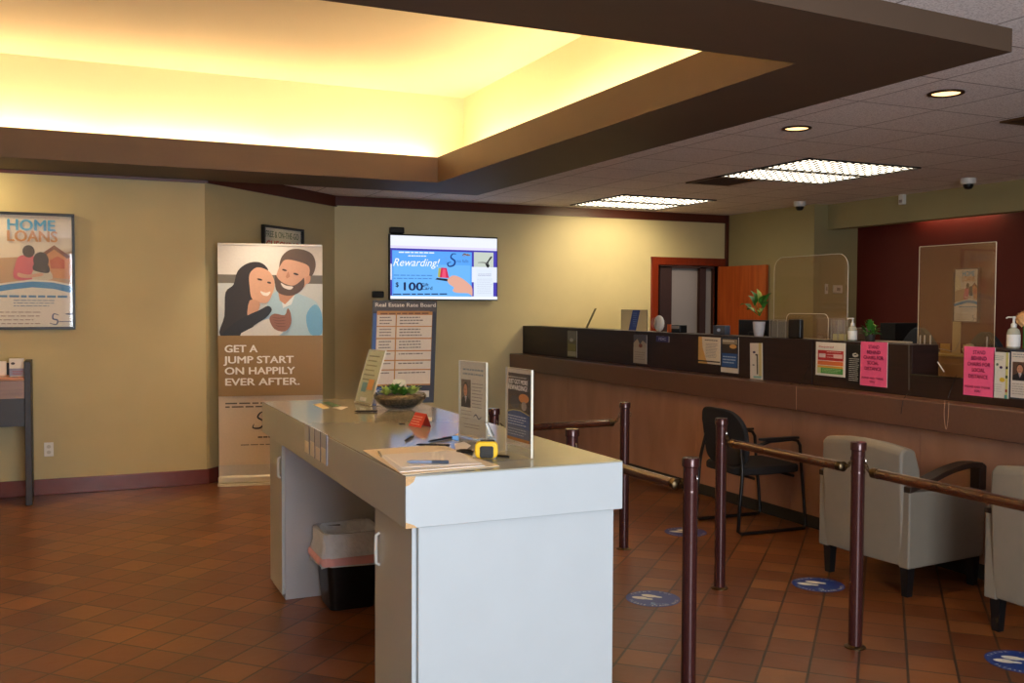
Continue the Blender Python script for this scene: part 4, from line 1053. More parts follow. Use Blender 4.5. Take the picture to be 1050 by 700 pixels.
gc = empty('guest_armchair', (4.285, 5.86, 0), R(-2), label='black guest armchair on a sled base in front of the counter', cat='armchair')
hw = .27
f = MB(); f.prism(smoothpoly([(-.22, .50), (-.262, .62), (-.255, .78), (-.17, .87), (0, .885), (.17, .87), (.255, .78), (.262, .62), (.22, .50), (0, .465)], 4), -.02, .02, 'x')
f.v = [(x+(.88-z)*.16-.03+.12*(y*y)/.05*.35, y, z) for x, y, z in f.v]
f.build('backrest', M_fab, gc, local=True, bevel=.012, segs=3)
f = MB(); f.prism(smoothpoly([(.06, -.23), (.50, -.24), (.55, -.15), (.56, 0), (.55, .15), (.50, .24), (.06, .23), (.03, 0)], 4), .415, .475, 'z'); f.build('seat', M_fab, gc, local=True, bevel=.018, segs=3)
for s in (-1, 1):
    y = s*hw
    path = curve2([(.06, s*.19, .80), (.03, s*.235, .60), (.02, y, .45), (.0, y, .2)], 4)[:-1]+[(-.01, y, .03), (.02, y, .012), (.10, y, .012), (.50, y, .012), (.56, y, .014), (.575, y, .03), (.56, y, .2), (.53, y, .45), (.515, y, .62), (.49, y, .655), (.44, y, .665), (.25, y, .66), (.12, y*.98, .62), (.09, s*.235, .60)]
    MB().tube(path, .0125, 10).build('side_frame', M_blackm, gc, local=True, smooth=True)
    MB().prism(rounded(.16, .50, y-.022, y+.022, .015), .668, .685, 'z').build('arm_pad', M_black, gc, local=True, bevel=.005)
MB().tube([(.12, -hw, .40), (.12, hw, .40)], .011, 8).build('crossbar', M_blackm, gc, local=True)
MB().tube([(.46, -hw, .40), (.46, hw, .40)], .011, 8).build('crossbar', M_blackm, gc, local=True)
MB().box(.0, .055, -.03, .03, .44, .60).build('back_bracket', M_blackm, gc, local=True)

# ------------------------------------------------------------------ teller counter
CX, YN = 4.90, 2.6   # face plane and near end
tc = empty('teller_counter', (5.1, 6.6, 0), label='long wooden teller counter with a brown ledge and dark top screens', cat='counter')
L0, L1 = YN, YR-.003
f = MB(); y = L1; i = 0
while y > L0+.01:
    y2 = max(L0, y-1.22); f.box(CX, CX+.02, y2+.002, y-.002, .1, .868); y = y2
f.build('face_panel', M_cpanel, tc)
MB().box(CX+.02, 5.55, L0, L1, .1, 1.02).build('carcass', M_desk, tc)
MB().box(CX+.03, 5.5, L0, L1, 0, .1).build('toe_kick', M_toe, tc)
f = MB(); f.box(CX-.14, CX+.03, L0, L1, .868, 1.046); f.build('ledge', M_ledge, tc, bevel=.008, segs=3)
MB().box(CX+.03, 5.6, L0, L1, 1.02, 1.046).build('worktop', M_desk, tc)
HX, HZ0, HZ = 4.93, 1.046, 1.378
segs_ = [(YR-.01, 9.50), (9.49, 8.07), (8.06, 6.70), (6.69, 5.62), (5.61, 4.685), (4.285, 2.6)]
for (a_, b2) in segs_:
    MB().box(HX, HX+.235, b2, a_, HZ0, HZ).build('privacy_screen', M_hutch, tc, bevel=.003)
MB().box(HX, HX+.02, 4.285, 4.685, HZ0, 1.19).build('transaction_sill', M_hutch, tc)
MB().box(HX-.03, HX+.0, 4.30, 4.67, 1.185, 1.195).build('sill_edge', G_bowl, tc)

FXX = HX-.0045
def on_screen(name, px0, py0, px1, py1, art_fn, lab, cat, group=None, thick=.003, tilt=0):
    """sheet fixed to the face of the screens: left/top and right/bottom picture corners measured on that plane"""
    a = on_x(px0, py0, FXX); b = on_x(px1, py1, FXX); w = a.y-b.y
    ztop = on_x((px0+px1)/2, py0+(0), FXX).z; h = ztop-on_x((px0+px1)/2, py1, FXX).z
    r = empty(name, (FXX, a.y, ztop-h), R(-90), label=lab, cat=cat, group=group)
    r.rotation_euler = (0, tilt, R(-90))
    MB().box(0, w, -.001, thick-.001, 0, h).build('sheet', M_paper if thick < .01 else M_black, r, local=True)
    A = Art(w, h); art_fn(A); A.build('print', r, dy=-.001)
    return r
def a_gold(A):
    A.rect(0, 0, 1, 1, (234, 222, 196)); A.poly([(0, 0), (.16, 0), (.2, .4), (.35, .8), (.45, 1), (0, 1)], (214, 170, 96)); A.rect(0, .88, 1, .93, (40, 30, 28)); A.up().lines(.3, .1, .9, 1, .06, (60, 50, 50), .5); A.lines(.35, .24, .9, 10, .055, (150, 140, 140), .3)
def a_blue(A):
    A.rect(0, 0, 1, 1, (40, 50, 66)); A.rect(.06, .06, .94, .2, (150, 140, 120)); A.rect(.06, .2, .94, .45, (70, 54, 44)); A.ell(.7, .26, .2, .06, (214, 160, 90)); A.rect(.06, .46, .94, .84, (44, 90, 150)); A.rect(.0, .86, 1, 1, (220, 210, 196)); A.up().lines(.12, .54, .9, 3, .08, (180, 200, 226), .4); A.lines(.1, .1, .8, 1, .06, (220, 214, 200), .5)
def a_strip(A):
    A.rect(0, 0, 1, 1, (222, 214, 200)); A.rect(.72, .0, .95, .92, (206, 190, 130)); A.ell(.35, .25, .12, .03, (60, 50, 80)); A.ell(.55, .32, .1, .025, (60, 50, 60)); A.ell(.3, .6, .1, .02, (120, 110, 110)); A.rect(.55, .3, .68, .85, (100, 96, 80)); A.rect(.3, .9, .95, .95, (120, 170, 170))
def a_rates(A):
    A.rect(0, 0, 1, 1, (236, 230, 216)); A.text('Required', .1, .16, .05, (206, 50, 50), bold=.02, fit=.5)
    A.rect(.08, .24, .95, .54, (190, 40, 44)); A.rect(.12, .34, .35, .46, (226, 200, 196)); A.rect(.62, .34, .92, .46, (230, 190, 186)); A.rect(.08, .56, .95, .68, (226, 120, 60)); A.rect(.08, .70, .95, .76, (226, 170, 60)); A.rect(.08, .76, .95, .93, (84, 156, 72)); A.rect(.08, .76, .2, .93, (200, 210, 150)); A.up().lines(.4, .27, .9, 3, .08, (240, 200, 196), .2); A.lines(.25, .79, .9, 3, .04, (190, 220, 160), .3)
def a_list(A):
    A.rect(0, 0, 1, 1, (22, 18, 17)); A.ribbon([(.7, .22), (.45, .26), (.6, .3), (.85, .27), (.7, .24)], .05, (190, 190, 180)); A.up().lines(.2, .36, .95, 12, .05, (190, 190, 180), .35)
def a_pink(A):
    A.rect(0, 0, 1, 1, (246, 98, 148)); c = (126, 24, 62)
    for t_, y, ft, bo in (('STAND', .15, .4, .03), ('BEHIND', .27, .5, .05), ('CHAIRS FOR', .39, .74, .01), ('SOCIAL', .51, .42, .01), ('DISTANCE', .64, .62, .01)):
        A.text(t_, .5, y, .075, c, 'CENTER', bo, fit=ft)
    A.text('PLEASE AND THANK', .5, .84, .045, c, 'CENTER', .01, fit=.82); A.text('YOU', .5, .92, .045, c, 'CENTER', .01, fit=.2)
def a_map(A):
    A.rect(0, 0, 1, 1, (222, 220, 208)); A.rect(.8, .0, .96, 1, (206, 200, 120)); A.ell(.25, .27, .08, .03, (90, 110, 90)); A.ell(.5, .33, .1, .03, (60, 40, 90)); A.ell(.6, .6, .18, .05, (224, 190, 60)); A.rect(.82, .3, .95, .36, (40, 30, 30)); A.rect(.82, .5, .95, .56, (60, 80, 40)); A.rect(.82, .8, .95, .86, (170, 60, 50)); A.rect(.78, .92, .96, 1, (90, 160, 150)); A.up().lines(.1, .08, .7, 3, .04, (130, 150, 150), .3); A.lines(.1, .7, .6, 4, .05, (180, 180, 180), .25)
def a_mgr(A):
    A.rect(0, 0, 1, 1, (40, 50, 66)); A.rect(.05, .04, .97, .97, (214, 208, 198)); portrait(A, .1, .24, .62, .62, (96, 70, 58), (36, 34, 40)); A.up().lines(.12, .08, .9, 2, .05, (120, 130, 140), .3); A.lines(.12, .68, .9, 5, .05, (160, 150, 140), .3)
def a_fdic(A):
    A.rect(0, 0, 1, 1, (40, 46, 104)); A.text('FDIC', .5, .72, .45, (190, 196, 230), 'CENTER', .02, fit=.55)
def a_small(A):
    A.rect(0, 0, 1, 1, (110, 104, 70)); A.rect(.05, .02, .95, .35, (120, 118, 104)); A.ell(.45, .35, .2, .07, (180, 176, 160)); A.rect(.05, .78, .95, .96, (170, 164, 130)); A.rect(.1, .5, .9, .76, (132, 126, 60))
def a_photo(A):
    A.rect(0, 0, 1, 1, (170, 158, 140)); A.poly([(0, 0), (1, 0), (1, .3), (.7, .2), (.5, .35), (.3, .15), (0, .3)], (80, 80, 90)); A.ell(.55, .38, .14, .07, (120, 60, 50)); A.rect(0, .45, 1, 1, (176, 166, 150)); A.up().lines(.1, .6, .9, 4, .08, (140, 130, 120), .3)
on_screen('sign_sheet', 582, 339, 591.5, 366, a_small, 'small greenish notice at the far left seam of the counter screens', 'sign')
on_screen('sign_sheet', 650, 343, 663, 372.5, a_photo, 'pale photo notice on the counter screens, second from the rear wall', 'sign')
on_screen('sign_sheet', 673, 344.5, 686, 350.5, a_fdic, 'tiny dark blue FDIC label on the counter screens', 'sign')
on_screen('sign_sheet', 716.5, 345.5, 738.5, 373, a_gold, 'white and gold certificate notice on the dark counter screens', 'sign')
on_screen('sign_sheet', 740, 345.5, 757, 382, a_blue, 'blue and brown flyer right of the gold certificate on the counter screens', 'sign')
on_screen('sign_sheet', 770, 352, 782, 389.5, a_strip, 'narrow white leaflet strip below the potted plant on the counter screens', 'sign', tilt=R(-2))
on_screen('sign_sheet', 837, 351, 866.5, 385.5, a_rates, 'red, orange and green chart notice on the counter screens', 'sign')
on_screen('sign_sheet', 868.5, 353, 882, 393, a_list, 'black notice with pale lines left of the farther pink sign', 'sign')
on_screen('sign_sheet', 883, 350.5, 909.5, 396, a_pink, 'bright pink STAND BEHIND CHAIRS sign under the green plant, farther of two', 'sign', 'pink distancing signs')
on_screen('sign_sheet', 989, 355.5, 1019.5, 406, a_pink, 'bright pink STAND BEHIND CHAIRS sign by the transaction gap, nearer of two', 'sign', 'pink distancing signs')
on_screen('sign_sheet', 1019.5, 361, 1034, 408, a_map, 'white notice with coloured spots right of the nearer pink sign', 'sign')
on_screen('sign_holder', 1036, 359, 1066, 410, a_mgr, 'dark framed staff portrait notice at the right picture edge', 'sign holder', thick=.012)

# thin black cables and clips on the ledge
def cable(pts, lab, m=M_black, rr=.002):
    r = empty('cable', pts[0], label=lab, cat='cable')
    MB().tube(smoothpoly([tuple(p) for p in pts], 5, closed=False), rr, 6).build('cord', m, r, smooth=True)
P = lambda x, y, X: on_x(x, y, X)
cable([P(831, 371, HX-.004), P(826, 384, HX-.006), Vector((HX-.02, P(823, 392, HX).y, 1.05)), Vector((CX-.08, P(819, 396, CX).y, 1.05))], 'thin black cable hanging down the dark screen left of the chart notice')
cable([Vector((CX-.143, P(817, 397, CX-.14).y, 1.045)), P(816.5, 408, CX-.144), P(816.5, 420, CX-.144)], 'thin pale cable hanging over the ledge below the chart notice', mat('pale_cord', (190, 150, 120), .4), .0016)
cable([P(932, 352, HX-.004), P(932, 375, HX-.004), P(932, 400, HX-.004)], 'thin clear strip down the end of the screen beside the transaction gap', MATS['dull_acrylic_edge'] if 'dull_acrylic_edge' in MATS else mat('dull_acrylic_edge', (150, 144, 130), .3), .0009)
cable([P(930, 404, CX-.06), P(926, 411, CX-.144), P(924, 424, CX-.144)], 'short black cable loop hanging over the ledge below the farther pink sign')
cable([P(981, 384, HX-.004), P(976, 396, HX-.004), P(972, 408, HX-.02)], 'thin black cable hanging below the transaction gap')
cable([P(969, 410, CX-.144), P(968, 425, CX-.144), P(970, 440, CX-.144), P(972, 430, CX-.144), P(973, 412, CX-.144)], 'pale looped cable hanging over the ledge below the transaction gap', MATS['pale_cord'], .0016)

# ------------------------------------------------------------------ things on the screens
HT = HZ+.0006
def hy(px, py=345, X=5.05): return on_x(px, py, X).y
# leaning tablet back
y0 = hy(601, 336, 5.04); r = empty('tablet', (5.04, y0, HT), label='thin pale tablet leaning edge-on on the far end of the counter screens', cat='tablet')
MB().prism([(5.0, HT), (5.012, HT), (5.012+.0, HT), (5.055, HT+.20), (5.045, HT+.20)], y0-.012-.09, y0-.012+.0, 'y') 
f = MB(); dy_ = (hy(610.5, 315, 5.04)-y0); f.v = [(5.03, y0, HT), (5.045, y0, HT), (5.045, y0+dy_, HT+.215), (5.03, y0+dy_, HT+.215), (5.03, y0-.022, HT), (5.045, y0-.022, HT), (5.045, y0+dy_-.022, HT+.215), (5.03, y0+dy_-.022, HT+.215)]
f.f = [[0, 1, 2, 3], [4, 5, 6, 7], [0, 1, 5, 4], [1, 2, 6, 5], [2, 3, 7, 6], [3, 0, 4, 7]]; f.mi = [0]*6
f.build('shell', mat('beige_shell', (176, 160, 110), .4), r)
# white display sign with a blue stripe
ya, yb = hy(637, 337, 5.0), hy(664, 338, 5.0)
r = empty('display_sign', (5.0, ya, HT), R(-90), label='white upright display card with a slanted blue stripe on the counter screens', cat='sign')
w_, h_ = ya-yb, .205
MB().box(0, w_, 0, .002, 0, h_).build('card', translucent((240, 234, 214)), r, local=True)
A = Art(w_, h_); A.rect(0, 0, 1, 1, (236, 230, 206)); A.rect(0, 0, 1, .02, (120, 110, 90)); A.rect(0, 0, .015, 1, (120, 110, 90)); A.rect(.985, 0, 1, 1, (120, 110, 90)); A.poly([(.45, .02), (.73, .02), (.58, .98), (.3, .98)], (44, 74, 150)); A.up().lines(.46, .15, .62, 7, .1, (120, 150, 210), .3); pr_ = A.build('print', r); pr_.data.materials[0] = translucent((240, 234, 214))
MB().box(-.05, w_+.01, -.05, .06, -.0, .003).build('foot', M_paper, r, local=True)
# oval white fan
yc = hy(674, 338, 5.04); r = empty('desk_fan', (5.04, yc, HT), label='small white oval desk fan on the counter screens before the doorway', cat='fan')
MB().sphere((5.06, yc, HT+.078), .074, 20, .45, 1.05, 1.05).build('body', M_white, r, smooth=True)
f = MB()
for k_ in range(3): f.tube([(5.02-.004, yc+(.02+.014*k_)*math.cos(t)+.02, HT+.082+(.02+.014*k_)*math.sin(t)) for t in [2*PI*i/20 for i in range(20)]], .002, 5, closed=True)
f.build('grille', M_grey, r)
# phone + orange thing
def lumpbox(name, px0, px1, ytop, X, dep, lab, cat, m, part='body', bev=.006, zb=HT, ybot=345):
    a_, b2 = hy(px0, ybot, X), hy(px1, ybot, X); zt = on_x((px0+px1)/2, ytop, X).z
    r = empty(name, (X+dep/2, (a_+b2)/2, zb), label=lab, cat=cat)
    MB().box(X, X+dep, b2, a_, zb, zt).build(part, m, r, bevel=bev); return r, a_, b2, zt
r, a_, b2, zt = lumpbox('notice_card', 684, 687.5, 332.5, 5.04, .01, 'small orange card standing beside the black desk phone', 'card', mat('orange_card', (224, 100, 30), .5), 'card', .001)
r, a_, b2, zt = lumpbox('desk_phone', 688, 697, 333, 5.05, .08, 'small black desk phone on the counter screens left of the doorway panel', 'phone', M_black)
MB().box(5.045, 5.05, b2+.01, a_-.01, zt-.035, zt-.008).build('display', M_grey, r)
r, a_, b2, zt = lumpbox('card_reader', 731, 743, 333.5, 5.05, .06, 'small grey card reader with a round button on the counter screens', 'card reader', mat('slate_plastic', (74, 82, 96), .4))
f = MB(); cc = Vector((5.049, (a_+b2)/2, (HT+zt)/2)); f.prism([(cc.y+.022*math.cos(2*PI*i/16), cc.z+.014*math.sin(2*PI*i/16)) for i in range(16)], 5.046, 5.05, 'x'); f.build('button', mat('light_button', (170, 190, 220), .4), r)
# monitors (backs) behind the counter
def monitor(px0, px1, ytop, X, lab, tilt=0, cat='monitor'):
    a_, b2 = on_x(px0, 340, X).y, on_x(px1, 340, X).y; zt = on_x((px0+px1)/2, ytop, X).z; zb = zt-.3
    r = empty('computer_monitor', (X, (a_+b2)/2, 1.047), label=lab, cat=cat)
    MB().box(X, X+.035, b2, a_, zb, zt).build('screen', M_black, r, bevel=.006)
    MB().box(X-.02, X, b2+(a_-b2)*.3, b2+(a_-b2)*.7, zb+.05, zb+.2).build('back_bulge', M_black, r, bevel=.01)
    yc_ = (a_+b2)/2; MB().box(X-.02, X+.0, yc_-.03, yc_+.03, 1.05, zb+.1).build('neck', M_black, r)
    MB().prism(rounded(X-.09, X+.1, yc_-.1, yc_+.1, .03), 1.047, 1.058).build('base', M_black, r); return r
monitor(757, 799, 328, 5.3, 'black computer monitor behind the potted plant on the counter')
lumpbox('payment_terminal', 807.5, 820, 327, 5.0, .04, 'black upright payment terminal back standing left of the low clear guard', 'payment terminal', M_black, bev=.012)
# plant pot
pc = Vector((5.05, hy(778, 346, 5.05), HT))
r = empty('potted_plant', pc, label='broad leaved green plant in a grey white pot on the counter screens', cat='plant')
MB().lathe([(.031, 0), (.036, .004), (.046, .06), (.050, .117), (.047, .12), (.043, .115), (.04, .1), (.001, .098)], pc, 26).build('pot', M_clay, r, smooth=True)
MB().lathe([(.043, .1), (.03, .106), (.001, .108)], pc, 18).build('soil', M_soil, r)
def pt(px, py): q = on_x(px, py, 5.05); return q
f = MB(); g_ = MB(); base = pt(779, 324)
for tip, w_, yel in (((768, 303), .02, 0), ((761, 313), .022, 0), ((784, 302), .022, 0), ((772, 298), .02, 0), ((766, 318), .018, 0), ((789, 309), .018, 0), ((785, 316), .014, 1), ((776, 296), .016, 1), ((768, 316), .012, 1), ((792, 300), .012, 0), ((781, 318), .016, 1)):
    q = pt(*tip)+Vector((random.uniform(-.03, .03), 0, 0)); mid = base.lerp(q, .42)+Vector((0, 0, .012)); g_.tube([base, mid], .0022, 5)
    (f.m(1) if yel else f.m(0)).leaf(mid, q, w_*1.5, .18)
f.build('leaves', [M_leaf, M_leafy], r, smooth=True); g_.build('stems', M_leaf, r)
# clear leaflet holders on the screens
def clear_box(px0, px1, ytop, X, lab, dep=.05, inner=None, ybot=346):
    a_, b2 = hy(px0, ybot, X), hy(px1, ybot, X); zt = on_x((px0+px1)/2, ytop, X).z
    r = empty('clear_leaflet_holder', (X+dep/2, (a_+b2)/2, HT), label=lab, cat='leaflet holder')
    f = MB(); f.box(X, X+.002, b2, a_, HT, zt).box(X+dep-.002, X+dep, b2, a_, HT, zt); f.build('panels', G_clear, r)
    f = MB()
    for y in (a_, (a_+b2)/2, b2): f.box(X-.001, X+.003, y-.002, y+.002, HT, zt)
    f.box(X, X+.003, b2, a_, zt-.002, zt+.001); f.build('edges', mat('dull_acrylic_edge', (176, 172, 158), .3), r)
    if inner: MB().box(X+.012, X+.03, b2+.006, a_-.006, HT+.001, HT+(zt-HT)*inner[0]).build('leaflets', inner[1], r)
clear_box(789, 805, 327.5, 5.02, 'clear leaflet holder with grey leaflets right of the potted plant', inner=(.9, mat('grey_leaflets', (120, 116, 104), .5)))
clear_box(852, 866, 328, 5.02, 'clear leaflet holder with cream cards left of the farther sanitizer bottle', inner=(.32, mat('cream_leaflets', (196, 186, 120), .5)))
# small rounded guard, low
def guard(name, px0, px1, ytop, X, rad, lab, corners=(1, 1, 0, 0), gl=None, ew=.003, z0=None):
    a_, b2 = on_x(px0, 335, X).y, on_x(px1, 335, X).y; z0 = HT if z0 is None else z0; zt = on_x((px0+px1)/2, ytop, X).z
    r = empty(name, (X, (a_+b2)/2, z0), label=lab, cat='sneeze guard', group=None)
    poly = rounded(b2, a_, z0, zt, rad, 8, corners)
    MB().prism(poly, X, X+.005, 'x').build('acrylic_panel', gl or G_guard, r)
    f = MB(); f.tube([(X+.0025, y, z) for y, z in poly[:-2]+poly[-2:]], ew, 6, closed=True); f.build('polished_edge', M_edge, r, smooth=True)
    f = MB(); f.box(X-.03, X+.035, b2+.04, b2+.05, z0, z0+.03).box(X-.03, X+.035, a_-.05, a_-.04, z0, z0+.03); f.build('foot', G_clear, r)
    return r
guard('sneeze_guard', 793, 868.5, 262, 5.145, .10, 'large clear sneeze guard with rounded top corners behind the potted plant', ew=.0022)
guard('sneeze_guard', 806, 849, 321.5, 5.09, .05, 'small low clear guard with rounded corners behind the chart notice', ew=.0025)
guard('sneeze_guard', 941, 1019.5, 250.5, 5.205, .004, 'tall square clear sneeze guard standing at the transaction gap', ew=.0022, z0=HZ0+.001)
# framed print on red wall
A = home_loans(.325-.03, .60-.03)
q = Vector((8.56, 7.575, 1.462))
framed('framed_poster', q, R(-90), .335, .575, home_loans(.335-.03, .575-.03), 'small framed HOME LOANS poster on the red alcove wall', 'poster', fw=.015, m=M_crown)
# grey box behind low guard
lumpbox('paper_tray', 837, 850, 326, 5.24, .16, 'grey paper tray box behind the low clear guard', 'tray', mat('grey_tray', (160, 150, 144), .5), zb=1.047)
# sanitizer bottles
def sanitizer(px, pybase, X, s, lab):
    p = on_x(px, pybase, X); p = Vector((X, p.y, HT))
    r = empty('sanitizer_bottle', p, label=lab, cat='bottle', group='pump bottles of hand sanitizer on the counter screens')
    bb_ = MB().lathe([(.03*s, 0), (.034*s, .004), (.034*s, .085*s), (.028*s, .105*s), (.013*s, .115*s), (.013*s, .12*s)], p, 24).build('bottle', mat('clear_gel_bottle', (206, 206, 186), .15, trans=.35), r, smooth=True)
    MB().lathe([(.0348*s, .012*s), (.0348*s, .078*s)], p, 24).build('label', M_paper, bb_, smooth=True)
    pp_ = MB().lathe([(.015*s, .117*s), (.015*s, .135*s), (.007*s, .14*s), (.006*s, .165*s), (.010*s, .168*s), (.010*s, .176*s), (.001, .178*s)], p, 18).build('pump', M_white, r, smooth=True)
    MB().tube([p+Vector((0, 0, .172*s)), p+Vector((-.01*s, .028*s, .172*s)), p+Vector((-.012*s, .038*s, .166*s))], .0045*s, 8).build('nozzle', M_white, pp_, smooth=True)
sanitizer(874, 350, 5.05, .93, 'white labelled pump sanitizer bottle left of the green plant, farther of two')
sanitizer(1039, 357, 5.05, 1.08, 'white labelled pump sanitizer bottle near the right picture edge, nearer of two')
# bushy green plant
pc = Vector((5.06, hy(892, 350, 5.06), HT)); r = empty('potted_plant', pc, label='small bushy green plant in a dark pot between sanitizer and pink sign', cat='plant')
MB().lathe([(.03, 0), (.036, .05), (.033, .05), (.001, .045)], pc, 20).build('pot', M_toe, r, smooth=True)
f = MB(); rd = random.Random(9)
for i in range(60):
    a = rd.uniform(0, 2*PI); e = rd.uniform(-.1, 1.4); b0 = pc+Vector((0, 0, .05)); q = b0+Vector((math.cos(a)*math.cos(e)*.08, math.sin(a)*math.cos(e)*.08, math.sin(e)*.11)); f.leaf(b0.lerp(q, .45), q, .013, .15, 4)
f.build('foliage', M_leaf, r, smooth=True)
MB().tube([pc+Vector((0, .01, .08)), pc+Vector((0, -.01, .13)), pc+Vector((0, -.045, .12)), pc+Vector((0, -.05, .085))], .002, 5).build('tendril', M_leafy, r)
# tissue box-like grey thing behind the bottle
lumpbox('tape_dispenser', 877, 889, 336, 5.15, .05, 'grey desk dispenser behind the farther sanitizer bottle', 'dispenser', mat('taupe_plastic', (104, 82, 74), .5), bev=.01)
# white tray on the screens
r, a_, b2, zt = lumpbox('paper_stack', 893, 929, 349.5, 5.08, .06, 'low white stack of papers on the screens behind the farther pink sign', 'papers', mat('dim_paper', (176, 160, 140), .6), 'sheets', .002, ybot=351)
# office chairs backs behind (dark)
def office_chair(px, pytop, X, w, lab):
    p = on_x(px, pytop, X); zt = p.z; cx, cy = X, p.y
    r = empty('office_chair', (cx, cy, 0), label=lab, cat='office chair')
    f = MB(); f.prism(smoothpoly([(cy-w*.5, zt-.45), (cy-w*.52, zt-.3), (cy-w*.38, zt-.12), (cy-w*.14, zt-.01), (cy, zt+.005), (cy+w*.14, zt-.01), (cy+w*.38, zt-.12), (cy+w*.52, zt-.3), (cy+w*.5, zt-.45)], 3), cx-.03, cx+.03, 'x')
    f.build('backrest', mat('slate_fabric', (52, 58, 64), .8, var=.1, scale=90), r, bevel=.012)
    MB().prism(rounded(cx-.55, cx-.06, cy-.24, cy+.24, .06), .46, .54).build('seat', MATS['slate_fabric'], r, bevel=.02)
    MB().tube([(cx-.3, cy, .08), (cx-.3, cy, .46)], .025, 10).build('gas_column', M_black, r)
    MB().tube([(cx-.25, cy, .44), (cx+.01, cy, .44), (cx+.035, cy, zt-.35)], .018, 8).build('back_bar', M_black, r)
    for i in range(5):
        a = 2*PI*i/5; e = Vector((cx-.3+.28*math.cos(a), cy+.28*math.sin(a), .06)); MB().tube([(cx-.3, cy, .1), e], .016, 8).build('base_arm', M_black, r)
        MB().sphere(e-Vector((0, 0, .031)), .028, 10).build('caster', M_black, r, smooth=True)
office_chair(943, 336.5, 6.35, .42, 'dark slate office chair behind the counter at the left of the transaction gap')
office_chair(1011, 341, 6.35, .40, 'dark slate office chair behind the nearer pink sign')
r, a_, b2, zt = lumpbox('computer_tower', 902, 918, 331, 6.9, .3, 'black computer equipment before the red wall right of the bushy plant', 'computer', mat('matte_black_case', (10, 8, 8), .9, var=.1), zb=.741)
# staff desk in the alcove
dk = empty('staff_desk', (7.2, 6.2, 0), label='light wood staff desk with a drawer seen through the transaction gap', cat='desk')
dx0, dx1, dy0, dy1, dz = 6.7, 8.5, 4.2, 7.2, .74
dxf = 5.75
MB().box(dxf, 6.35, 4.3, 5.55, 1.10, 1.13).build('desktop', M_desk, dk) if False else None
MB().box(6.72, 8.54, 4.2, 7.3, .70, .74).build('desktop', M_desk, dk, bevel=.004)
MB().box(6.76, 6.80, 4.25, 7.25, .02, .70).build('front_panel', M_desk, dk)
MB().box(8.45, 8.49, 4.25, 7.25, .0, .70).build('rear_panel', M_desk, dk)
MB().box(6.80, 8.45, 4.25, 4.29, .0, .70).build('side_panel', M_desk, dk); MB().box(6.80, 8.45, 7.21, 7.25, .0, .70).build('side_panel', M_desk, dk)
# back drawers on the counter seen through the gap
ya, yb = on_x(955, 370, 5.5).y, on_x(1000, 370, 5.5).y
cu_ = empty('drawer_unit', (5.5, (ya+yb)/2, 1.047), label='light wood drawer unit behind the transaction gap', cat='drawer unit')
zt = on_x(970, 362, 5.5).z
yb = on_x(1030, 370, 5.5).y
MB().box(5.36, 5.58, yb, ya+.25, 1.047, zt-.012).build('body', M_desk, cu_)
MB().box(5.35, 5.59, yb-.005, ya+.255, zt-.012, zt).build('top', mat('yellow_edge_top', (206, 176, 96), .4), cu_)
df_ = MB().box(5.345, 5.36, yb+.01, ya+.24, 1.055, zt-.06).build('drawer_front', M_desk, cu_, bevel=.003)
MB().box(5.335, 5.345, (ya+.0)-.06, ya-.0, 1.10, 1.12).build('handle', M_black, df_)
# clutter on the drawer unit
def clut(name, px0, px1, yt, yb_, X, dep, lab, cat, m, part='body'):
    a_, b2 = on_x(px0, yb_, X).y, on_x(px1, yb_, X).y; z1 = on_x((px0+px1)/2, yt, X).z; z0 = zt+.0008
    r = empty(name, (X, (a_+b2)/2, z0), label=lab, cat=cat); MB().box(X, X+dep, b2, a_, z0, z1).build(part, m, r, bevel=.003); return r
clut('name_card', 976, 984.5, 329.5, 360, 5.46, .004, 'tall pale card standing on the drawer unit behind the gap', 'card', mat('pale_card', (190, 170, 130), .5), 'card')
clut('note_card', 964, 974, 352, 360, 5.48, .004, 'yellowish note card on the drawer unit left of the tall pale card', 'card', mat('yellow_note', (176, 140, 70), .6), 'card')
clut('note_card', 987, 991, 353, 360, 5.48, .004, 'small tan note card right of the tall pale card', 'card', mat('tan_note2', (176, 150, 90), .6), 'card')
p = on_x(994, 350, 5.46); f0 = Vector((5.46, p.y, zt+.001)); r = empty('crumpled_paper', f0, label='crumpled white and tan paper heap on the drawer unit', cat='paper')
f = MB(); f.sphere(f0+Vector((0, 0, .035)), .035, 12, 1, 1.3, 1); rd = random.Random(2); f.v = [(x+rd.uniform(-.006, .006), y+rd.uniform(-.006, .006), max(f0.z, z+rd.uniform(-.006, .006))) for x, y, z in f.v]; f.build('wad', mat('crumpled_sheet', (206, 190, 160), .7, var=.3, scale=60), r)
cable([on_x(961, 357, 5.4), on_x(970, 358.5, 5.4), on_x(975, 360, 5.4), on_x(980, 358, 5.4), on_x(985, 347, 5.4)], 'grey phone cord looping over the drawer unit', M_grey, .003)
# pen leaning on the sill
a_ = on_x(961.5, 371, 5.0); b2 = on_x(968, 381, 5.0)
r = empty('ballpoint_pen', b2, label='white pen leaning in the transaction gap', cat='pen'); MB().tube([a_, b2], .0035, 8).build('barrel', M_white, r)
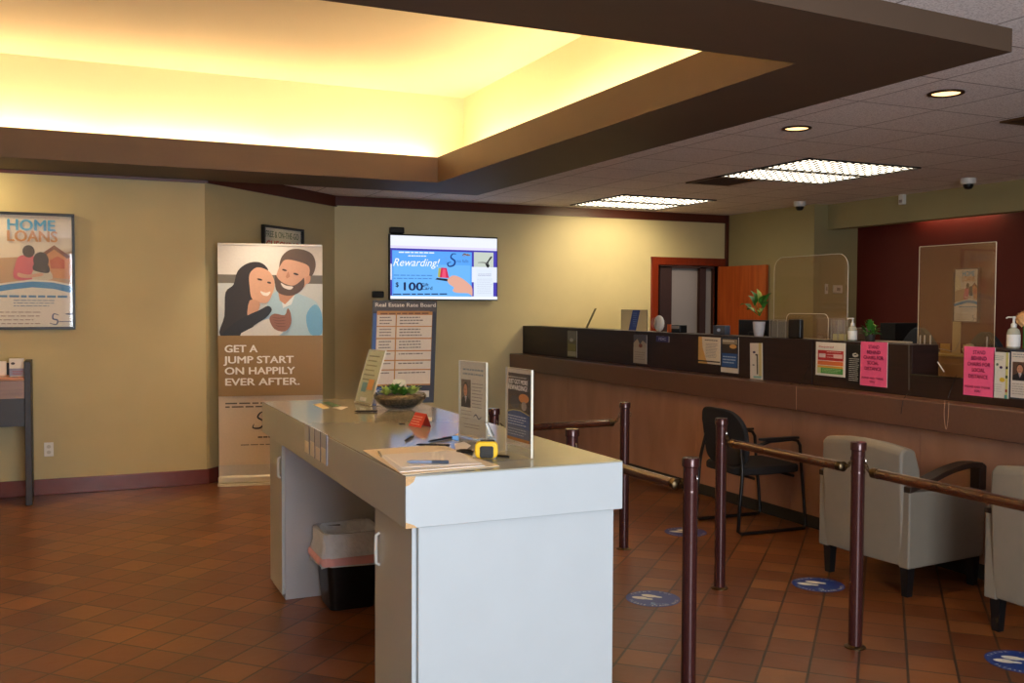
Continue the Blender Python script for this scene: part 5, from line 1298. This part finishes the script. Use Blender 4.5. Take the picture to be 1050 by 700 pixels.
# three clear slips standing
for kx, (px, lab) in enumerate(((943.5, 'left'), (948, 'middle'), (954, 'right'))):
    y = hy(px, 350, 5.1); z1 = on_x(px, 343.5, 5.1).z
    o = MB().box(-.005, .005, -.002, .002, 0, z1-HT).build('clear_divider', MATS['dull_acrylic_edge']); o.location = (5.1, y, HT); tag(o, 'thin clear divider strip on the screen end by the gap, %s of three' % lab, 'divider', 'clear divider strips by the transaction gap')
for px, lab in ((1012, 'only one on the nearer screens'),):
    y = hy(px, 352, 5.1); z1 = on_x(px, 345, 5.1).z
    o = MB().box(-.005, .005, -.002, .002, 0, z1-HT).build('clear_divider', MATS['dull_acrylic_edge']); o.location = (5.1, y, HT); tag(o, 'thin clear divider strip above the nearer pink sign', 'divider')
# peach bloom in a dark vase at the right edge
p = on_x(1050, 327, 5.48); r = empty('flower_vase', (5.48, p.y, 1.047), label='rounded peach coloured bloom above a dark vase at the right picture edge', cat='flower')
f = MB()
for i in range(40):
    g1 = math.acos(1-2*(i+.5)/40); g2 = i*2.4; d = Vector((math.sin(g1)*math.cos(g2), math.sin(g1)*math.sin(g2), math.cos(g1))); c = p
    f.leaf(c+d*.01, c+d*.056, .02, .3, 4)
f.sphere(p, .045, 12)
f.build('bloom', mat('peach_petal', (238, 190, 130), .6, var=.1, scale=40), r, smooth=True)
MB().lathe([(.05, 0), (.07, .03), (.075, .14), (.05, .2), (.03, .22)], (5.48, p.y, 1.047), 20).build('vase', M_black, r, smooth=True)
MB().tube([(5.48, p.y, 1.2), (5.48, p.y, p.z-.03)], .004, 6).build('stem', M_leaf, r)

# ------------------------------------------------------------------ light
def area(name, loc, rot, sx, sy, e, c, spread=180):
    ld = bpy.data.lights.new(name, 'AREA'); ld.shape = 'RECTANGLE'; ld.size = sx; ld.size_y = sy; ld.energy = e; ld.color = c; ld.spread = R(spread)
    o = bpy.data.objects.new(name, ld); col.objects.link(o); o.location = loc; o.rotation_euler = rot; return o
# daylight entering by the street windows behind the photographer
area('daylight_window', (1.2, FY0+.03, 1.5), (R(99), 0, 0), 2.5, 2.1, 220, (.86, .92, 1.0))
def spot(name, loc, target, e, c, size=60, blend=.6, rad=.05):
    ld = bpy.data.lights.new(name, 'SPOT'); ld.energy = e; ld.color = c; ld.spot_size = R(size); ld.spot_blend = blend; ld.shadow_soft_size = rad
    o = bpy.data.objects.new(name, ld); col.objects.link(o); o.location = loc
    o.rotation_euler = (Vector(target)-Vector(loc)).to_track_quat('-Z', 'Y').to_euler(); return o
spot('poster_spot', (-1.05, 8.78, 2.69), (-.3, YL, 1.75), 34, (1, .78, .42), 140, .8)
spot('banner_spot', (1.45, 8.45, 2.69), (1.6, 8.95, .7), 38, (1, .84, .62), 85, .9)
spot('board_spot', (2.5, 7.6, 2.69), (2.65, 8.3, 1.1), 14, (1, .84, .62), 60, .9) if False else None
spot('rear_wall_spot', (6.1, 9.45, 2.79), (6.05, YR, 1.9), 105, (1, .82, .46), 110, .7, .3)
area('alcove_strip', (8.49, 7.55, 2.66), (0, R(-30), 0), .03, 1.0, 2.2, (1, .66, .38))
spot('added_alcove_glow', (8.2, 7.2, 2.9), (8.56, 7.35, 1.8), 4, (1, .74, .45), 70, .8)  # added lamp without a fixture, makes the glow around the alcove poster
area('hallway_light', (8.2, 11.7, 2.58), (0, 0, 0), .8, .4, 9, (1, .80, .62))
W_ = bpy.data.worlds.new('world'); bpy.context.scene.world = W_; W_.use_nodes = True
W_.node_tree.nodes['Background'].inputs[0].default_value = (.75, .85, 1, 1); W_.node_tree.nodes['Background'].inputs[1].default_value = .6

# ------------------------------------------------------------------ camera
cd = bpy.data.cameras.new('camera'); co = bpy.data.objects.new('camera', cd); col.objects.link(co)
cd.sensor_width = 36; cd.lens = F*36/1050; cd.clip_start = .05
fwd = Vector((math.sin(YAW)*math.cos(PIT), math.cos(YAW)*math.cos(PIT), -math.sin(PIT)))
right = Vector((math.cos(YAW), -math.sin(YAW), 0)); down = fwd.cross(right)
c, s = math.cos(ROL), math.sin(ROL)
r1 = right*c-down*s; d1 = right*s+down*c
mw = Matrix((( r1.x, -d1.x, -fwd.x, 0), (r1.y, -d1.y, -fwd.y, 0), (r1.z, -d1.z, -fwd.z, CAMZ), (0, 0, 0, 1)))
co.matrix_world = mw
sc = bpy.context.scene; sc.camera = co
sc.view_settings.view_transform = 'Standard'; sc.view_settings.look = 'None'; sc.view_settings.gamma = 1; sc.view_settings.use_curve_mapping = False
sc.view_settings.exposure = .2
sc.cycles.use_denoising = True
sc.cycles.max_bounces = 8; sc.cycles.transparent_max_bounces = 24
sc.cycles.sample_clamp_indirect = 10; sc.cycles.diffuse_bounces = 6
